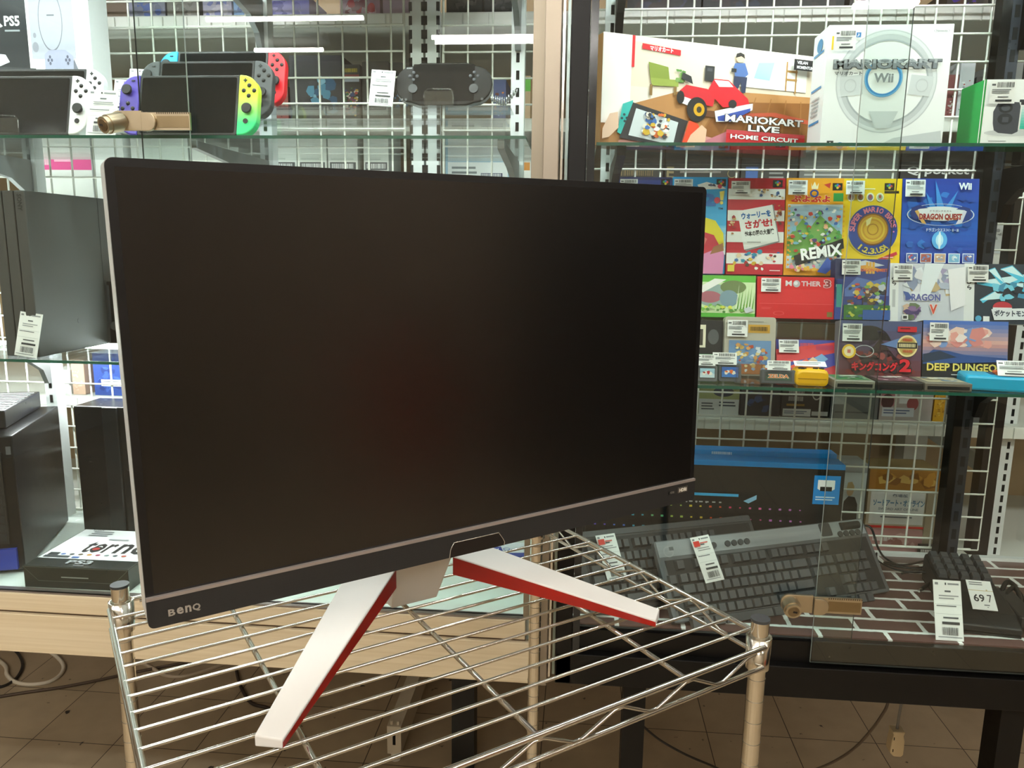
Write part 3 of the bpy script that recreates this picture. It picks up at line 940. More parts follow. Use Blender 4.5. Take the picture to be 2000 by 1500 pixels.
# stand
ST = mat('#d9d5cf', 0.42, 0.0, 0.5, 0.05, 200)
RED = mat('#8c1006', 0.3, 0.0, 0.5, 0.05)
UC = -0.018
stand = MB()
stand.hexa([(UC - 0.0285, 0.112, 0.0), (UC + 0.0285, 0.112, 0.0), (UC + 0.03, 0.165, 0.0), (UC - 0.03, 0.165, 0.0),
            (UC - 0.0355, 0.083, 0.064), (UC + 0.0355, 0.083, 0.064), (UC + 0.0355, 0.15, 0.075), (UC - 0.0355, 0.15, 0.075)], ST)
stand.build('stand_block', mon, bevel=0.001)
MB().box((UC - 0.028, 0.088, 0.06), (UC + 0.028, 0.118, 0.30), ST).box((UC - 0.05, 0.045, 0.25), (UC + 0.05, 0.09, 0.33), ST).build('stand_column', mon, bevel=0.003)
def stand_leg(s):
    hub_t = Vector((UC + s * 0.035, 0.083, 0.0605)); hub_b = Vector((UC + s * 0.035, 0.083, 0.0375))
    # inner edge of the foot tip, outer edge of the foot tip (monitor frame: x right, y behind the screen)
    ti = Vector((UC + s * 0.203, -0.075, 0)); to = Vector((UC + s * 0.222, -0.060, 0))
    ho_t = Vector((UC + s * 0.075, 0.112, 0.063)); ho_b = Vector((UC + s * 0.075, 0.112, 0.041))
    v = [hub_b, ti + Vector((0, 0, 0.0005)), to + Vector((0, 0, 0.0005)), ho_b, hub_t, ti + Vector((0, 0, 0.009)), to + Vector((0, 0, 0.011)), ho_t]
    mb = MB()
    fs = {'bottom': (0, 3, 2, 1), 'top': (4, 5, 6, 7), 'inner': (0, 1, 5, 4), 'tip': (1, 2, 6, 5), 'outer': (2, 3, 7, 6), 'hub': (3, 0, 4, 7)}
    for nm, f in fs.items():
        ff = f if s > 0 else tuple(reversed(f))
        mb.add([v[i] for i in ff], [(0, 1, 2, 3)], ST)
    # a thin lip above and below the red inlay on the inner face
    o = mb.build('stand_leg', mon, bevel=0.0012)
    nrm = (ti - hub_b).cross(Vector((0, 0, 1))).normalized()
    if nrm.y > 0:
        nrm = -nrm
    k = nrm * 0.0003
    q = [hub_b + Vector((0, 0, .0008)) + k, ti + Vector((0, 0, .0012)) + k, ti + Vector((0, 0, .0068)) + k, hub_t - Vector((0, 0, .0012)) + k]
    if s < 0:
        q.reverse()
    ins = MB().add(q, [(0, 1, 2, 3)], RED)
    ins.build('red_inlay', o)
stand_leg(-1)
stand_leg(1)

# ================================================================== builders for the goods
def gbox(label, xl, xr, yt, Y, z, d, side, art=None, cat='game box', name='game_box', group=None, tilt=0.0, yaw=0.0, sticker=None, size=None, loc=None, top=None, seed=1):
    if size is None:
        w, h, p = fit(xl, xr, yt, Y, z, tilt, d)
    else:
        w, h = size; p = Vector(loc)
    t = thing(name, label, cat, p, (-tilt, 0, yaw), group)
    v = [(-w / 2, 0, 0), (w / 2, 0, 0), (w / 2, d, 0), (-w / 2, d, 0), (-w / 2, 0, h), (w / 2, 0, h), (w / 2, d, h), (-w / 2, d, h)]
    s = ink(side) if isinstance(side, str) else side
    MB().hexa(v, [s, ink(top) if top else s, s, s, s, s]).build('carton', t, bevel=min(0.0012, d * 0.2))
    if art:
        a = Art(w, h)
        art(a)
        a.build('cover_print', t)
    if sticker:
        u0, v0, u1, v1 = sticker
        sw, sh = (u1 - u0) * w, (v1 - v0) * h
        st = Art(sw, sh, -0.0004)
        st.rect(0, 0, 1, 1, CARD_WHITE)
        price_print(st, seed)
        st.build('price_sticker', t, (((u0 + u1) / 2 - .5) * w, -0.0062, (1 - v1) * h))
    return t
TAGS = 'white shop price tags'
def price_tag(label, w, h, loc, rot, seed, red=False, kind=1):
    a = Art(w, h, -0.0006)
    a.box((-w / 2, -0.0005, 0), (w / 2, 0.0005, h), CARD_WHITE)
    if kind == 1:
        price_print(a, seed, 1)
    else:
        price_print(a, seed, 0)
    if red:
        a.rect(.04, .1, .36, .22, '#d6322a'); a.lines(.38, .14, .85, .2, 1, '#d6605a', seed)
    o = a.build('price_tag', None, loc, rot)
    return tag(o, label, 'price tag', TAGS)
def tag_px(label, xl, xr, yt, Y, z, seed, lean=0.0, tilt=RAD(10), yaw=0.0):
    w, h, p = fit(xl, xr, yt, Y, z, tilt, 0.001)
    m = Matrix.Rotation(yaw, 4, 'Z') @ Matrix.Rotation(-tilt, 4, 'X') @ Matrix.Rotation(lean, 4, 'Y')
    p.z += abs(math.sin(lean)) * w * 0.5
    return price_tag(label, w, h, p, m.to_euler(), seed)

def gradient_mat(name, c0, c1, z0, z1, rough=0.45):
    """printed colour gradient along the part's own height"""
    m = bpy.data.materials.new(name)
    m.use_nodes = True
    nt = m.node_tree
    b = nt.nodes['Principled BSDF']
    tc = nt.nodes.new('ShaderNodeTexCoord'); sx = nt.nodes.new('ShaderNodeSeparateXYZ')
    mr = nt.nodes.new('ShaderNodeMapRange')
    mr.inputs['From Min'].default_value = z0; mr.inputs['From Max'].default_value = z1
    cr = nt.nodes.new('ShaderNodeValToRGB')
    cr.color_ramp.elements[0].color = lin(c0); cr.color_ramp.elements[1].color = lin(c1)
    nt.links.new(tc.outputs['Object'], sx.inputs[0]); nt.links.new(sx.outputs['Z'], mr.inputs['Value'])
    nt.links.new(mr.outputs[0], cr.inputs['Fac']); nt.links.new(cr.outputs[0], b.inputs['Base Color'])
    b.inputs['Roughness'].default_value = rough
    return m
STICK = mat('#1b1b1c', 0.55)
def controller(t, name, x0, x1, side, m, h=0.102, buttons=True):
    """slide-on controller half: side -1 left, +1 right"""
    r = 0.029
    rs = [r, 0.002, 0.002, r] if side < 0 else [0.002, r, r, 0.002]
    o = MB().prism(rrect(x0, 0, x1, h, rs, 7), -0.0035, 0.0125, m, smooth=False).build(name, t, bevel=0.0022)
    c = (x0 + x1) / 2 + side * 0.001
    yb = -0.0035
    sz, bz = (0.075, 0.045) if side < 0 else (0.043, 0.075)
    st = MB()
    st.cyl((c, yb, sz), (c, yb - 0.006, sz), 0.0055, STICK, 14).cyl((c, yb - 0.006, sz), (c, yb - 0.0085, sz), 0.0088, STICK, 18, 0.0078)
    st.build('thumb_stick', o)
    if buttons:
        for dx, dz in ((0, .0088), (0, -.0088), (.0088, 0), (-.0088, 0)):
            MB().dome((c + dx, yb, bz + dz), 0.0036, 0.0022, STICK, 12, 3).build('button', o)
        if side < 0:
            MB().box((c + .004, yb - .001, .0915), (c + .010, yb, .0932), STICK).build('minus_button', o)
            MB().prism(rrect(c - .0015 + .004, .0215, c + .0065, .028, .001, 2), yb - .001, yb, STICK).build('capture_button', o)
        else:
            MB().box((c - .010, yb - .001, .0915), (c - .004, yb, .0932), STICK).box((c - .0078, yb - .001, .0893), (c - .0062, yb, .0954), STICK).build('plus_button', o)
            MB().cyl((c - .003, yb, .0235), (c - .003, yb - .001, .0235), .0042, STICK, 14).build('home_button', o)
    return o
SCREEN_OFF = mat('#0c0d10', 0.1, 0, 0.45, 0.03)
def handheld(label, loc, tilt, yaw, left_m, right_m, body_m, w=0.239, group='handheld consoles with slide-on controllers', decor=None):
    t = thing('handheld_console', label, 'game console', loc, (-tilt, 0, yaw), group)
    jw = 0.034
    MB().prism(rrect(-w / 2 + jw, 0, w / 2 - jw, 0.102, 0.002, 2), -0.002, 0.012, body_m).build('tablet_body', t, bevel=0.001)
    MB().prism(rrect(-w / 2 + jw + .004, .004, w / 2 - jw - .004, .098, .003, 3), -0.0024, -0.0015, SCREEN_OFF).build('screen', t)
    controller(t, 'left_controller', -w / 2, -w / 2 + jw - .0004, -1, left_m)
    r = controller(t, 'right_controller', w / 2 - jw + .0004, w / 2, 1, right_m)
    if decor:
        decor(t, r, w, jw)
    return t

def riser(label, x0, x1, steps, y1, group='clear acrylic display steps'):
    """stepped acrylic stand: steps = [(front y, level z measured from the eye), ...] front to back"""
    zb = steps[0][2]
    mb = MB()
    for (y, z, z0), nxt in zip(steps, steps[1:] + [(y1, None, None)]):
        mb.box((x0, y, Z(z) - 0.003), (x1, nxt[0], Z(z)), ACRYLIC)
        mb.box((x0, y, Z(z0)), (x1, y + 0.003, Z(z) - 0.003), ACRYLIC)
    o = mb.build('acrylic_step_stand')
    return tag(o, label, 'display stand', group)
def easel(label, x, y, z, w=0.06, h=0.045):
    mb = MB()
    zz = Z(z)
    fr = [(x - w / 2, y, zz + .004), (x - w / 2, y, zz + h - .006), (x - w / 2 + .006, y, zz + h), (x + w / 2 - .006, y, zz + h), (x + w / 2, y, zz + h - .006), (x + w / 2, y, zz + .004)]
    mb.tube(fr, 0.0013, ACRYLIC, 6)
    mb.box((x - w / 2, y, zz), (x + w / 2, y + 0.05, zz + .003), ACRYLIC)
    mb.box((x - w / 2, y, zz + .003), (x + w / 2, y + .002, zz + h - .003), ACRYLIC)
    return tag(mb.build('acrylic_easel'), label, 'display stand', 'clear acrylic easels')

# ================================================================== white case, handheld consoles on the upper shelf
ZT = LSH['top']
riser('clear acrylic steps carrying the grey and red-blue handhelds and the black oval handheld', -0.78, -0.13, [(1.318, 0.2105, ZT), (1.388, 0.2435, 0.2105)], 1.47)
t18 = RAD(14)
def lin_loc(xl, xr, Y, z, tilt, d=0.0125):
    w, h, p = fit(xl, xr, 0, Y, Z(z), tilt, d)
    return p, w
WHITE_PL = mat('#eceded', 0.4, noise=0.05)
# two white consoles at the left edge
xr_ = at(168, 210, 1.262).x
handheld('white-controller handheld at the left edge, in front of its twin', (xr_ - 0.12, 1.262, Z(ZT) + .0135 * math.sin(t18)), t18, 0.0, WHITE_PL, WHITE_PL, mat('#1a1b1d', 0.4))
xr_ = at(204, 185, 1.36).x
riser('clear acrylic step behind the front white handheld', -1.25, -0.86, [(1.325, 0.201, ZT)], 1.42)
handheld('white-controller handheld standing behind the front white one', (xr_ - 0.12, 1.345, Z(0.201) + .0135 * math.sin(t18)), t18, 0.0, WHITE_PL, WHITE_PL, mat('#1a1b1d', 0.4))
easel('clear acrylic easel holding the front white handheld at the left edge', at(8, 240, 1.25).x, 1.243, ZT, 0.06, 0.032)
# purple / yellow-green console
p, w = lin_loc(222, 494, 1.262, ZT, t18)
handheld('handheld with a purple left and a yellow-to-green right controller', p, t18, 0.0, mat('#5a4ab0', 0.4), gradient_mat('lime_to_mint', '#2fe58c', '#dcf23a', 0.02, 0.07), mat('#1d1e20', 0.45))
# all-grey console on the first step
GREY_PL = mat('#47494c', 0.5)
p, w = lin_loc(268, 520, 1.335, 0.2105, t18)
handheld('all-grey handheld behind the purple and yellow-green one', p, t18, 0.0, GREY_PL, GREY_PL, mat('#232426', 0.4))
# blue / red console on the second step
p, w = lin_loc(304, 548, 1.405, 0.2435, t18)
handheld('handheld with a bright blue left and a red right controller', p, t18, 0.0, mat('#16a6dc', 0.4), mat('#f01c2c', 0.4), mat('#191a1c', 0.4))
tag_px('price tag between the white and the purple handhelds, nearest the glass', 164, 222, 178, 1.258, Z(ZT), 4, RAD(3))
tag_px('price tag half hidden behind the purple controller', 215, 258, 158, 1.33, Z(0.2105), 5, RAD(4))
tag_px('price tag behind the grey handheld, only its top showing', 247, 292, 136, 1.40, Z(0.2435), 6, RAD(2))
# black oval handheld
def oval_handheld():
    xl, xr, yt = 770, 961, 124
    tilt = RAD(14)
    w, h, p = fit(xl, xr, yt, 1.415, Z(0.2435), tilt, 0.016)
    t = thing('handheld_console', 'black oval handheld with a wide screen on the clear acrylic steps', 'game console', p, (-tilt, 0, 0), 'handheld consoles on the upper shelf of the white case')
    r = h * 0.46
    pts = []
    hw = w / 2
    n = 10
    for s in (1, -1):
        cx = s * (hw - r * .86)
        for i in range(n + 1):
            a = (-PI / 2 + PI * i / n) if s > 0 else (PI / 2 + PI * i / n)
            pts.append((cx + r * .86 * math.cos(a), h / 2 + r * .93 * math.sin(a)))
        if s > 0:
            pts += [(hw - r * 1.3, h), (-hw + r * 1.3, h)]
        else:
            pts += [(-hw + r * 1.3, 0), (hw - r * 1.3, 0)]
    rim = MB().prism([(x * 1.004, (z - h / 2) * 1.01 + h / 2) for x, z in pts], 0.0, 0.009, mat('#9fa1a5', 0.3, 0.8))
    MB().prism(pts, -0.0035, 0.014, mat('#0b0b0c', 0.38, 0, 0.25, 0.04)).build('oval_body', t, bevel=0.002)
    rim.build('silver_rim', t)
    sw = w * 0.315
    MB().prism(rrect(-sw, h * .1, sw, h * .96, .002, 2), -0.0041, -0.003, SCREEN_OFF).build('screen', t)
    for s in (-1, 1):
        cx = s * (hw - r * .92)
        MB().cyl((cx, -0.0035, h * .38), (cx, -0.0062, h * .38), h * .105, mat('#3c3d40', 0.35), 18).build('thumb_stick', t)
        for dx, dz in ((0, 1), (0, -1), (1, 0), (-1, 0)):
            MB().dome((cx + dx * h * .085, -0.0035, h * .68 + dz * h * .085), h * .042, .0018, mat('#4a4c52', 0.3), 10, 3).build('button', t)
    for i, (u, v) in enumerate(((-.42, .13), (-.38, .13), (.40, .14))):
        MB().cyl((u * w, -.0035, v * h), (u * w, -.0045, v * h), h * .03, mat('#55565a', 0.3), 10).build('small_button', t)
    a = Art(w, h, -0.0038)
    a.T('SONY', .115, .115, .175, .15, '#b8babd', .02)
    a.build('lettering', t)
oval_handheld()
easel('clear acrylic easel in front of the black oval handheld', at(857, 200, 1.40).x, 1.400, 0.2435, 0.052, 0.030)
tag_px('price tag left of the black oval handheld', 719, 766, 139, 1.405, Z(0.2435), 7, RAD(4))
# curly silver security cord at the right
ck = []
c0 = at(948, 180, 1.41)
for i in range(70):
    f = i / 69
    q = at(958 + 52 * f, 192 + 14 * f - 34 * max(0, f - .55) * 2.0, 1.40 + .04 * f)
    ck.append(q + Vector((0, math.cos(i * 1.1), math.sin(i * 1.1))) * (0.0035 + .004 * math.sin(f * PI)))
o = MB().tube(ck, 0.0011, mat('#c8cacc', 0.25, 0.8), 5).build('security_cord')
tag(o, 'curly silver security cord on the right of the black oval handheld', 'cord')
# white printed carton at the far left, on the acrylic step behind the handhelds
def retro_art(a):
    a.rect(0, 0, 1, 1, '#f3f3f3')
    a.rect(0.0, 0, .40, .62, '#23272b')
    a.T('PS5', .185, .205, .335, .275, '#e8eaec', .03); a.rect(.185, .3, .33, .312, '#9aa0a4')
    a.poly([(.10, .275), (.13, .2), (.145, .2), (.145, .255), (.17, .275), (.145, .285), (.14, .27), (.125, .285)], '#e8eaec')
    a.poly([(-.0, .52), (.06, .46), (.17, .47), (.205, .52), (.1, .55), (0, .56)], '#dfe6ee')
    a.poly([(.06, .55), (.455, .565), (.465, .845), (.075, .83)], '#3a3d40')
    a.rect(.43, .1, .85, .5, '#a6a8b2'); a.ring(.63, .24, .115, .21, .006, '#6f707a'); a.rect(.6, .2, .67, .21, '#6a6b73')
    a.ell(.47, .42, .03, .035, '#8a8c96'); a.ell(.47, .34, .015, .018, '#8a8c96')
    for v in (.53, .74):
        a.poly([(.55, v - .06), (.6, v - .09), (.75, v - .09), (.82, v - .05), (.84, v + .13), (.79, v + .15), (.72, v + .04), (.63, v + .04), (.57, v + .15), (.54, v + .1)], '#989bb0')
        for u in (.6, .77):
            for du, dv in ((0, .022), (0, -.022), (.016, 0), (-.016, 0)):
                a.ell(u + du, v - .02 + dv, .011, .012, '#55586a', 10)
    a.poly([(.83, .5), (.87, .58), (.85, .7), (.86, .86), (.81, .88), (.82, .6)], '#6b6d78')
gbox('white carton printed with a grey retro console and pads, at the upper left', -22, 180, -30, 1.46, Z(0.2105), 0.06, '#f0f0f0', retro_art, 'console box', 'console_box', tilt=0.0)
riser('clear acrylic step under the white retro-console carton', -1.36, -0.94, [(1.435, 0.2105, ZT)], 1.54)

# ================================================================== white case, middle shelf: tall grey layered console
def layered_console():
    X = at(62, 530, 1.262).x
    zt = at(62, 372, 1.262).z
    zb = Z(LSH['middle'])
    h = zt - zb
    t = thing('game_console', 'tall three-layered dark grey console standing upright on the middle shelf', 'game console', (X, 1.262, zb))
    G = mat('#444544', 0.55, noise=0.05, scale=250, bump=0.04)
    for i, nm in enumerate(('outer_layer', 'middle_layer', 'inner_layer')):
        x1 = -i * 0.0245
        y0 = (0, 0.004, 0.008)[i]
        MB().box((x1 - 0.0195, y0, 0.0), (x1, 0.285, h), G).build(nm, t, bevel=0.0015)
    MB().box((-0.066, 0.02, 0.004), (-0.004, 0.27, h - 0.004), mat('#151513', 0.6)).build('recessed_core', t)
    a = Art(h, 0.02, -0.0004)
    a.T('SONY', .02, .3, .12, .72, '#222426', .04)
    a.T('PS4', .85, .25, .96, .75, '#202224', .02)
    o = a.build('lettering', t, (-0.0, 0, h / 2), (0, PI / 2, 0))
    o.location.x = -0.0195
    MB().cyl((0.0, 0.115, 0.055), (0.0004, 0.115, 0.055), 0.005, mat('#3a3b3d', 0.4), 16).build('round_mark', t)
    MB().box((0.0, 0.20, 0.0), (0.0008, 0.284, h - .001), mat('#38393b', 0.35)).build('gloss_strip', t)
layered_console()
tag_px('price tag leaning on the tall grey layered console', 24, 68, 613, 1.25, Z(LSH['middle']), 8, RAD(7))
cx = at(214, 600, 1.46)
t = thing('card_adapter', 'black gloss device with a round silver knob behind the tall grey console', 'device', (cx.x, 1.47, Z(LSH['middle'])))
MB().prism(rrect(-0.016, 0, 0.034, 0.125, 0.006, 3), 0, 0.05, mat('#0f1011', 0.2)).build('device_body', t, bevel=0.002)
MB().cyl((0.004, 0, 0.036), (0.004, -0.004, 0.036), 0.009, CHROME, 20).build('knob', t)
MB().box((-0.012, -0.0008, 0.03), (-0.004, 0, 0.118), mat('#3b3f43', 0.2)).build('gloss_strip', t)

# ================================================================== white case, bottom
ZF = Z(-0.6175)
def tower():
    yaw = RAD(19.8)
    P = Vector((-1.028, 1.272, ZF))
    t = thing('computer_tower', 'black gloss tower with a blue port panel at the lower left of the white case', 'computer', P, (0, 0, yaw))
    BK = mat('#121316', 0.3, 0, 0.35, 0.04)
    h = 0.265
    MB().box((-0.19, 0, 0.004), (0, 0.272, h), BK).build('tower_case', t, bevel=0.002)
    m = MB().box((-0.19, -0.006, 0.06), (-0.02, 0, h - 0.03), mat('#1d1e20', 0.5))
    for i in range(10):
        for j in range(9):
            m.box((-0.185 + i * .0165, -0.0068, .066 + j * .018), (-0.185 + i * .0165 + .013, -0.0055, .066 + j * .018 + .014), mat('#34363a', 0.4, 0.4))
    m.build('front_grille', t)
    pnl = MB().box((-0.06, -0.008, 0.010), (-0.010, 0, 0.050), mat('#2a3c9c', 0.4))
    pn = pnl.build('port_panel', t)
    MB().cyl((-.05, -.008, .04), (-.05, -.0095, .04), .0035, mat('#10123a', .4), 12).build('audio_port', pn)
    for x in (-.056, -.044):
        MB().box((x - .003, -.0092, .012), (x + .003, -.008, .027), mat('#0b0c20', .4)).build('usb_port', pn)
    MB().box((-0.012, -0.0006, h - .035), (-0.004, 0, h - .02), mat('#5a5c60', .4)).build('corner_badge', t)
tower()
t = thing('slim_recorder', 'slim dark device with a silver slatted top lying on the black tower', 'device', (at(20, 830, 1.33).x - 0.06, 1.30, ZF + 0.266), (0, 0, RAD(19.8)))
MB().box((-0.10, 0, 0), (0.062, 0.2, 0.034), mat('#1c1d1f', 0.3)).build('device_body', t, bevel=0.002)
m = MB()
for i in range(9):
    m.box((-0.095, 0.02 + i * .019, .034), (.057, .031 + i * .019, .0352), mat('#b9bcbf', 0.3, 0.7))
m.build('silver_slats', t)
t = thing('black_console', 'black console standing upright behind the white-topped accessory box', 'game console', (at(212, 900, 1.47).x, 1.47, ZF))
w, h, p = fit(155, 275, 795, 1.47, ZF)
MB().box((-w / 2, 0, 0), (w / 2, 0.09, h), mat('#1d1e20', 0.25)).build('console_body', t, bevel=0.003)
MB().box((-0.004, -0.006, 0.0), (0.03, 0.0, h), mat('#232629', 0.2)).build('ribbed_column', t, bevel=0.002)
t = thing('accessory_box', 'black box with a white printed top lying flat at the front of the white case', 'accessory box', (-0.886, 1.2135, ZF), (0, 0, RAD(0.8)))
bw, bd, bh = 0.197, 0.178, 0.0415
MB().box((-bw / 2, 0, 0), (bw / 2, bd, bh), mat('#272d2b', 0.22, noise=0.03)).build('carton', t, bevel=0.0012)
a = Art(bw, bd)
a.rect(.015, .0, .985, .8, '#eceef0')
a.T('tor', .30, .33, .60, .63, '#1b1b1d', .02); a.T('ne', .63, .37, .93, .63, '#1b1b1d', .02)
a.ell(.43, .53, .055, .06, '#1a1a1c'); a.ell(.43, .53, .035, .035, '#a8322a')
for i, c in enumerate(('#4a6bb0', '#3a3a3c', '#50412a', '#c68a35', '#9d3a55', '#7d8a8a', '#5a5d66', '#b04a3a')):
    a.ell(.20 + i * .085, .69, .024, .022, c, 14)
a.rect(.06, .66, .16, .73, '#2a3236'); a.rect(.05, .735, .3, .785, '#3b4145'); a.rect(.33, .75, .4, .785, '#34589b')
a.lines(.15, .06, .38, .22, 3, '#7b8086', 4); a.rect(.42, .26, .62, .29, '#a0a4a8')
a.T('SONY', .12, .02, .24, .05, '#55585c', .02)
a.T('PS3', .36, .845, .60, .93, '#9fa3a6', .03); a.rect(.46, .955, .56, .97, '#6e7275')
a.build('top_print', t, (0, 0, bh), (-PI / 2, 0, 0))
a = Art(bw, bh)
a.rect(.36, .44, .62, .49, '#9ea4a2')
for q in (((.0, .03), (.14, .66)), ((.14, .66), (.86, .66)), ((.86, .66), (1, .03)), ((.0, .03), (1, .03))):
    (u0, v0), (u1, v1) = q
    a.poly([(u0, v0 + .012), (u1, v1 + .012), (u1, v1 - .012), (u0, v0 - .012)], '#59605e')
a.build('front_print', t, (0, -0.0002, 0))
# leaflets on the case floor, seen under the monitor
for nm, lab, c, px, rotz, txt in (('leaflet', 'dark blue printed leaflet on the case floor, seen under the right of the monitor', '#2c3a86', (965, 1092), 0.9, 'Memory'),
                                   ('leaflet', 'white printed leaflet with a blue band, beside the dark blue one', '#e4ebf2', (1003, 1082), 0.5, None)):
    q = onz(px[0], px[1], ZF + 0.001)
    a = Art(0.07, 0.10)
    a.box((-0.035, 0.0, 0.0), (0.035, 0.0006, 0.10), ink(c))
    if txt:
        a.rect(0, 0, 1, .35, '#34469a'); a.T(txt, .08, .05, .92, .25, '#e6ebf5', .03)
    else:
        a.rect(0, .55, 1, .8, '#2d4aa5'); a.ring(.4, .35, .1, .07, .02, '#3a6ac0')
    o = a.build(nm, None, q - Vector((0, 0.04, 0)), (-PI / 2, 0, rotz * 0.3))
    tag(o, lab, 'leaflet', 'leaflets on the case floor')

# ================================================================== black case, upper shelf: large boxes
ZR = Z(RSH['top'])
GB = 'game boxes in the black case'
def kart_art(a):
    a.rect(0, 0, 1, 1, '#efe3d6')
    a.rect(0.10, .05, .66, .45, '#e6d8c6'); a.rect(.64, .05, 1, .45, '#d9c9b4')
    a.poly([(0, 1), (0, .80), (.12, .62), (.40, .42), (1, .40), (1, 1)], '#b9834f')
    a.poly([(.42, 1), (.55, .52), (1, .46), (1, 1)], '#8f5a2c')
    for i in range(7):
        u = .30 + i * .11
        a.poly([(u, 1), (u + .012, 1), (u * .7 + .28, .45), (u * .7 + .275, .45)], '#a06a38')
    a.poly([(.62, .62), (.82, .58), (1, .63), (1, .67), (.8, .62), (.62, .66)], '#c2553c')
    a.poly([(.08, .95), (.30, .80), (.55, .88), (.45, 1), (.08, 1)], '#d99a94'); a.poly([(.40, .98), (.60, .78), (.70, .80), (.52, 1)], '#c87a8a')
    a.rect(0, 0, .125, .80, '#fbf6f3'); a.rect(.125, .0, .138, .28, '#d8232f')
    a.poly([(.17, .06), (.345, .085), (.345, .135), (.17, .11)], '#e01f2c'); a.T('マリオカート', .205, .075, .31, .12, '#ffffff', .04)
    a.poly([(.70, .06), (.97, .07), (.97, .36), (.62, .36)], '#e9e6e0'); a.poly([(.72, .12), (.80, .10), (.78, .28), (.70, .27)], '#9fc0d8')
    a.rect(.86, .08, .868, .36, '#a57b45'); a.rect(.91, .10, .918, .38, '#a57b45'); a.rect(.86, .16, .92, .18, '#a57b45'); a.rect(.86, .24, .92, .26, '#a57b45')
    # armchair and plant
    a.poly([(.20, .22), (.29, .25), (.30, .38), (.21, .36)], '#86963c'); a.poly([(.21, .36), (.34, .36), (.34, .42), (.22, .43)], '#97a54a')
    a.rect(.21, .42, .222, .52, '#8a6a3a'); a.rect(.32, .42, .332, .50, '#8a6a3a')
    a.blobs(.32, .26, .38, .38, ['#7ea05a', '#5c8a45'], 8, .022, 3)
    a.rect(.46, .20, .505, .34, '#2b2c30'); a.rect(.47, .22, .495, .25, '#4a4c52')
    # person on the sofa with a handheld
    a.ell(.625, .105, .018, .035, '#e9c3a2'); a.poly([(.603, .10), (.607, .06), (.625, .045), (.644, .06), (.648, .10), (.63, .08)], '#2a2522')
    a.poly([(.60, .15), (.65, .14), (.67, .24), (.655, .27), (.605, .27), (.595, .2)], '#4d6aa5'); a.poly([(.60, .27), (.665, .27), (.66, .42), (.64, .42), (.635, .32), (.62, .40), (.60, .40)], '#2b3350')
    a.rect(.585, .20, .61, .235, '#222326')
    # toy kart
    a.ell(0.505, 0.645, .12, .03, '#6c4122')
    a.poly([(.345, .455), (.375, .395), (.475, .415), (.515, .475), (.505, .575), (.375, .545)], '#cf2230')
    a.poly([(.345, .495), (.425, .535), (.435, .615), (.355, .565)], '#e8e6ea')
    a.poly([(.475, .435), (.505, .315), (.575, .315), (.675, .475), (.685, .535), (.555, .575)], '#d61f2e'); a.poly([(.505, .325), (.575, .325), (.600, .375), (.530, .385)], '#eceaf0')
    a.poly([(.515, .615), (.675, .525), (.700, .515), (.700, .575), (.595, .705), (.525, .715)], '#eeeef6'); a.poly([(.530, .665), (.690, .560), (.690, .590), (.595, .700), (.535, .705)], '#3a52a8')
    a.ell(0.430, 0.615, .048, .115, '#202022'); a.ell(0.440, 0.615, .026, .062, '#d4a017'); a.ell(0.440, 0.615, .012, .03, '#3a3322')
    a.ell(0.350, 0.515, .018, .06, '#1c1c1e'); a.ell(0.600, 0.535, .02, .04, '#26262a')
    a.poly([(.395, .315), (.355, .285), (.350, .345), (.405, .385)], '#2e2f33')
    # handheld in two hands
    a.poly([(.07, .88), (.09, .62), (.135, .58), (.135, .62), (.09, .90)], '#2fb9b4'); a.poly([(.135, .60), (.39, .73), (.355, .995), (.08, .93)], '#2a2c31')
    a.poly([(.15, .65), (.345, .75), (.325, .965), (.12, .90)], '#d3dbe0'); a.blobs(.17, .68, .31, .92, ['#e0703a', '#3f6fb5', '#f1f1ee', '#3a3d44', '#d8b23c', '#e7e0d4'], 60, .02, 5)
    a.poly([(.39, .73), (.43, .75), (.45, .82), (.40, 1), (.355, .995)], '#ea4a2a')
    a.poly([(.40, .86), (.45, .76), (.475, .80), (.47, .93), (.44, 1), (.37, 1)], '#ecc0a4'); a.poly([(0, .86), (.03, .72), (.065, .70), (.07, .84), (.03, .93), (0, .95)], '#f0cbb2')
    for du, dv in ((0, 0), (.012, .03), (-.01, .035), (.003, .06)):
        a.ell(.093 + du, .72 + dv, .006, .012, '#163c44', 8)
    # title
    a.rect(.57, .785, .97, 1, '#cc1d2b')
    for i in range(4):
        a.rect(.57, .785 + i * .009, .97, .789 + i * .009, '#e0606a')
    a.TO('MARIOKART', .56, .64, .955, .71, '#f4f4f6', '#26221f', .03, .06); a.TO('LIVE', .675, .725, .835, .785, '#f4f4f6', '#26221f', .03, .06)
    a.TO('HOME CIRCUIT', .59, .825, .935, .868, '#ffffff', '#7a0e16', .03, .04)
    a.rect(.885, .055, 1, .16, '#1c1b1c'); a.T('VELAN', .90, .07, .955, .10, '#e9e9ea', .03); a.T('MOMENTUM', .90, .115, .985, .145, '#e9e9ea', .03)
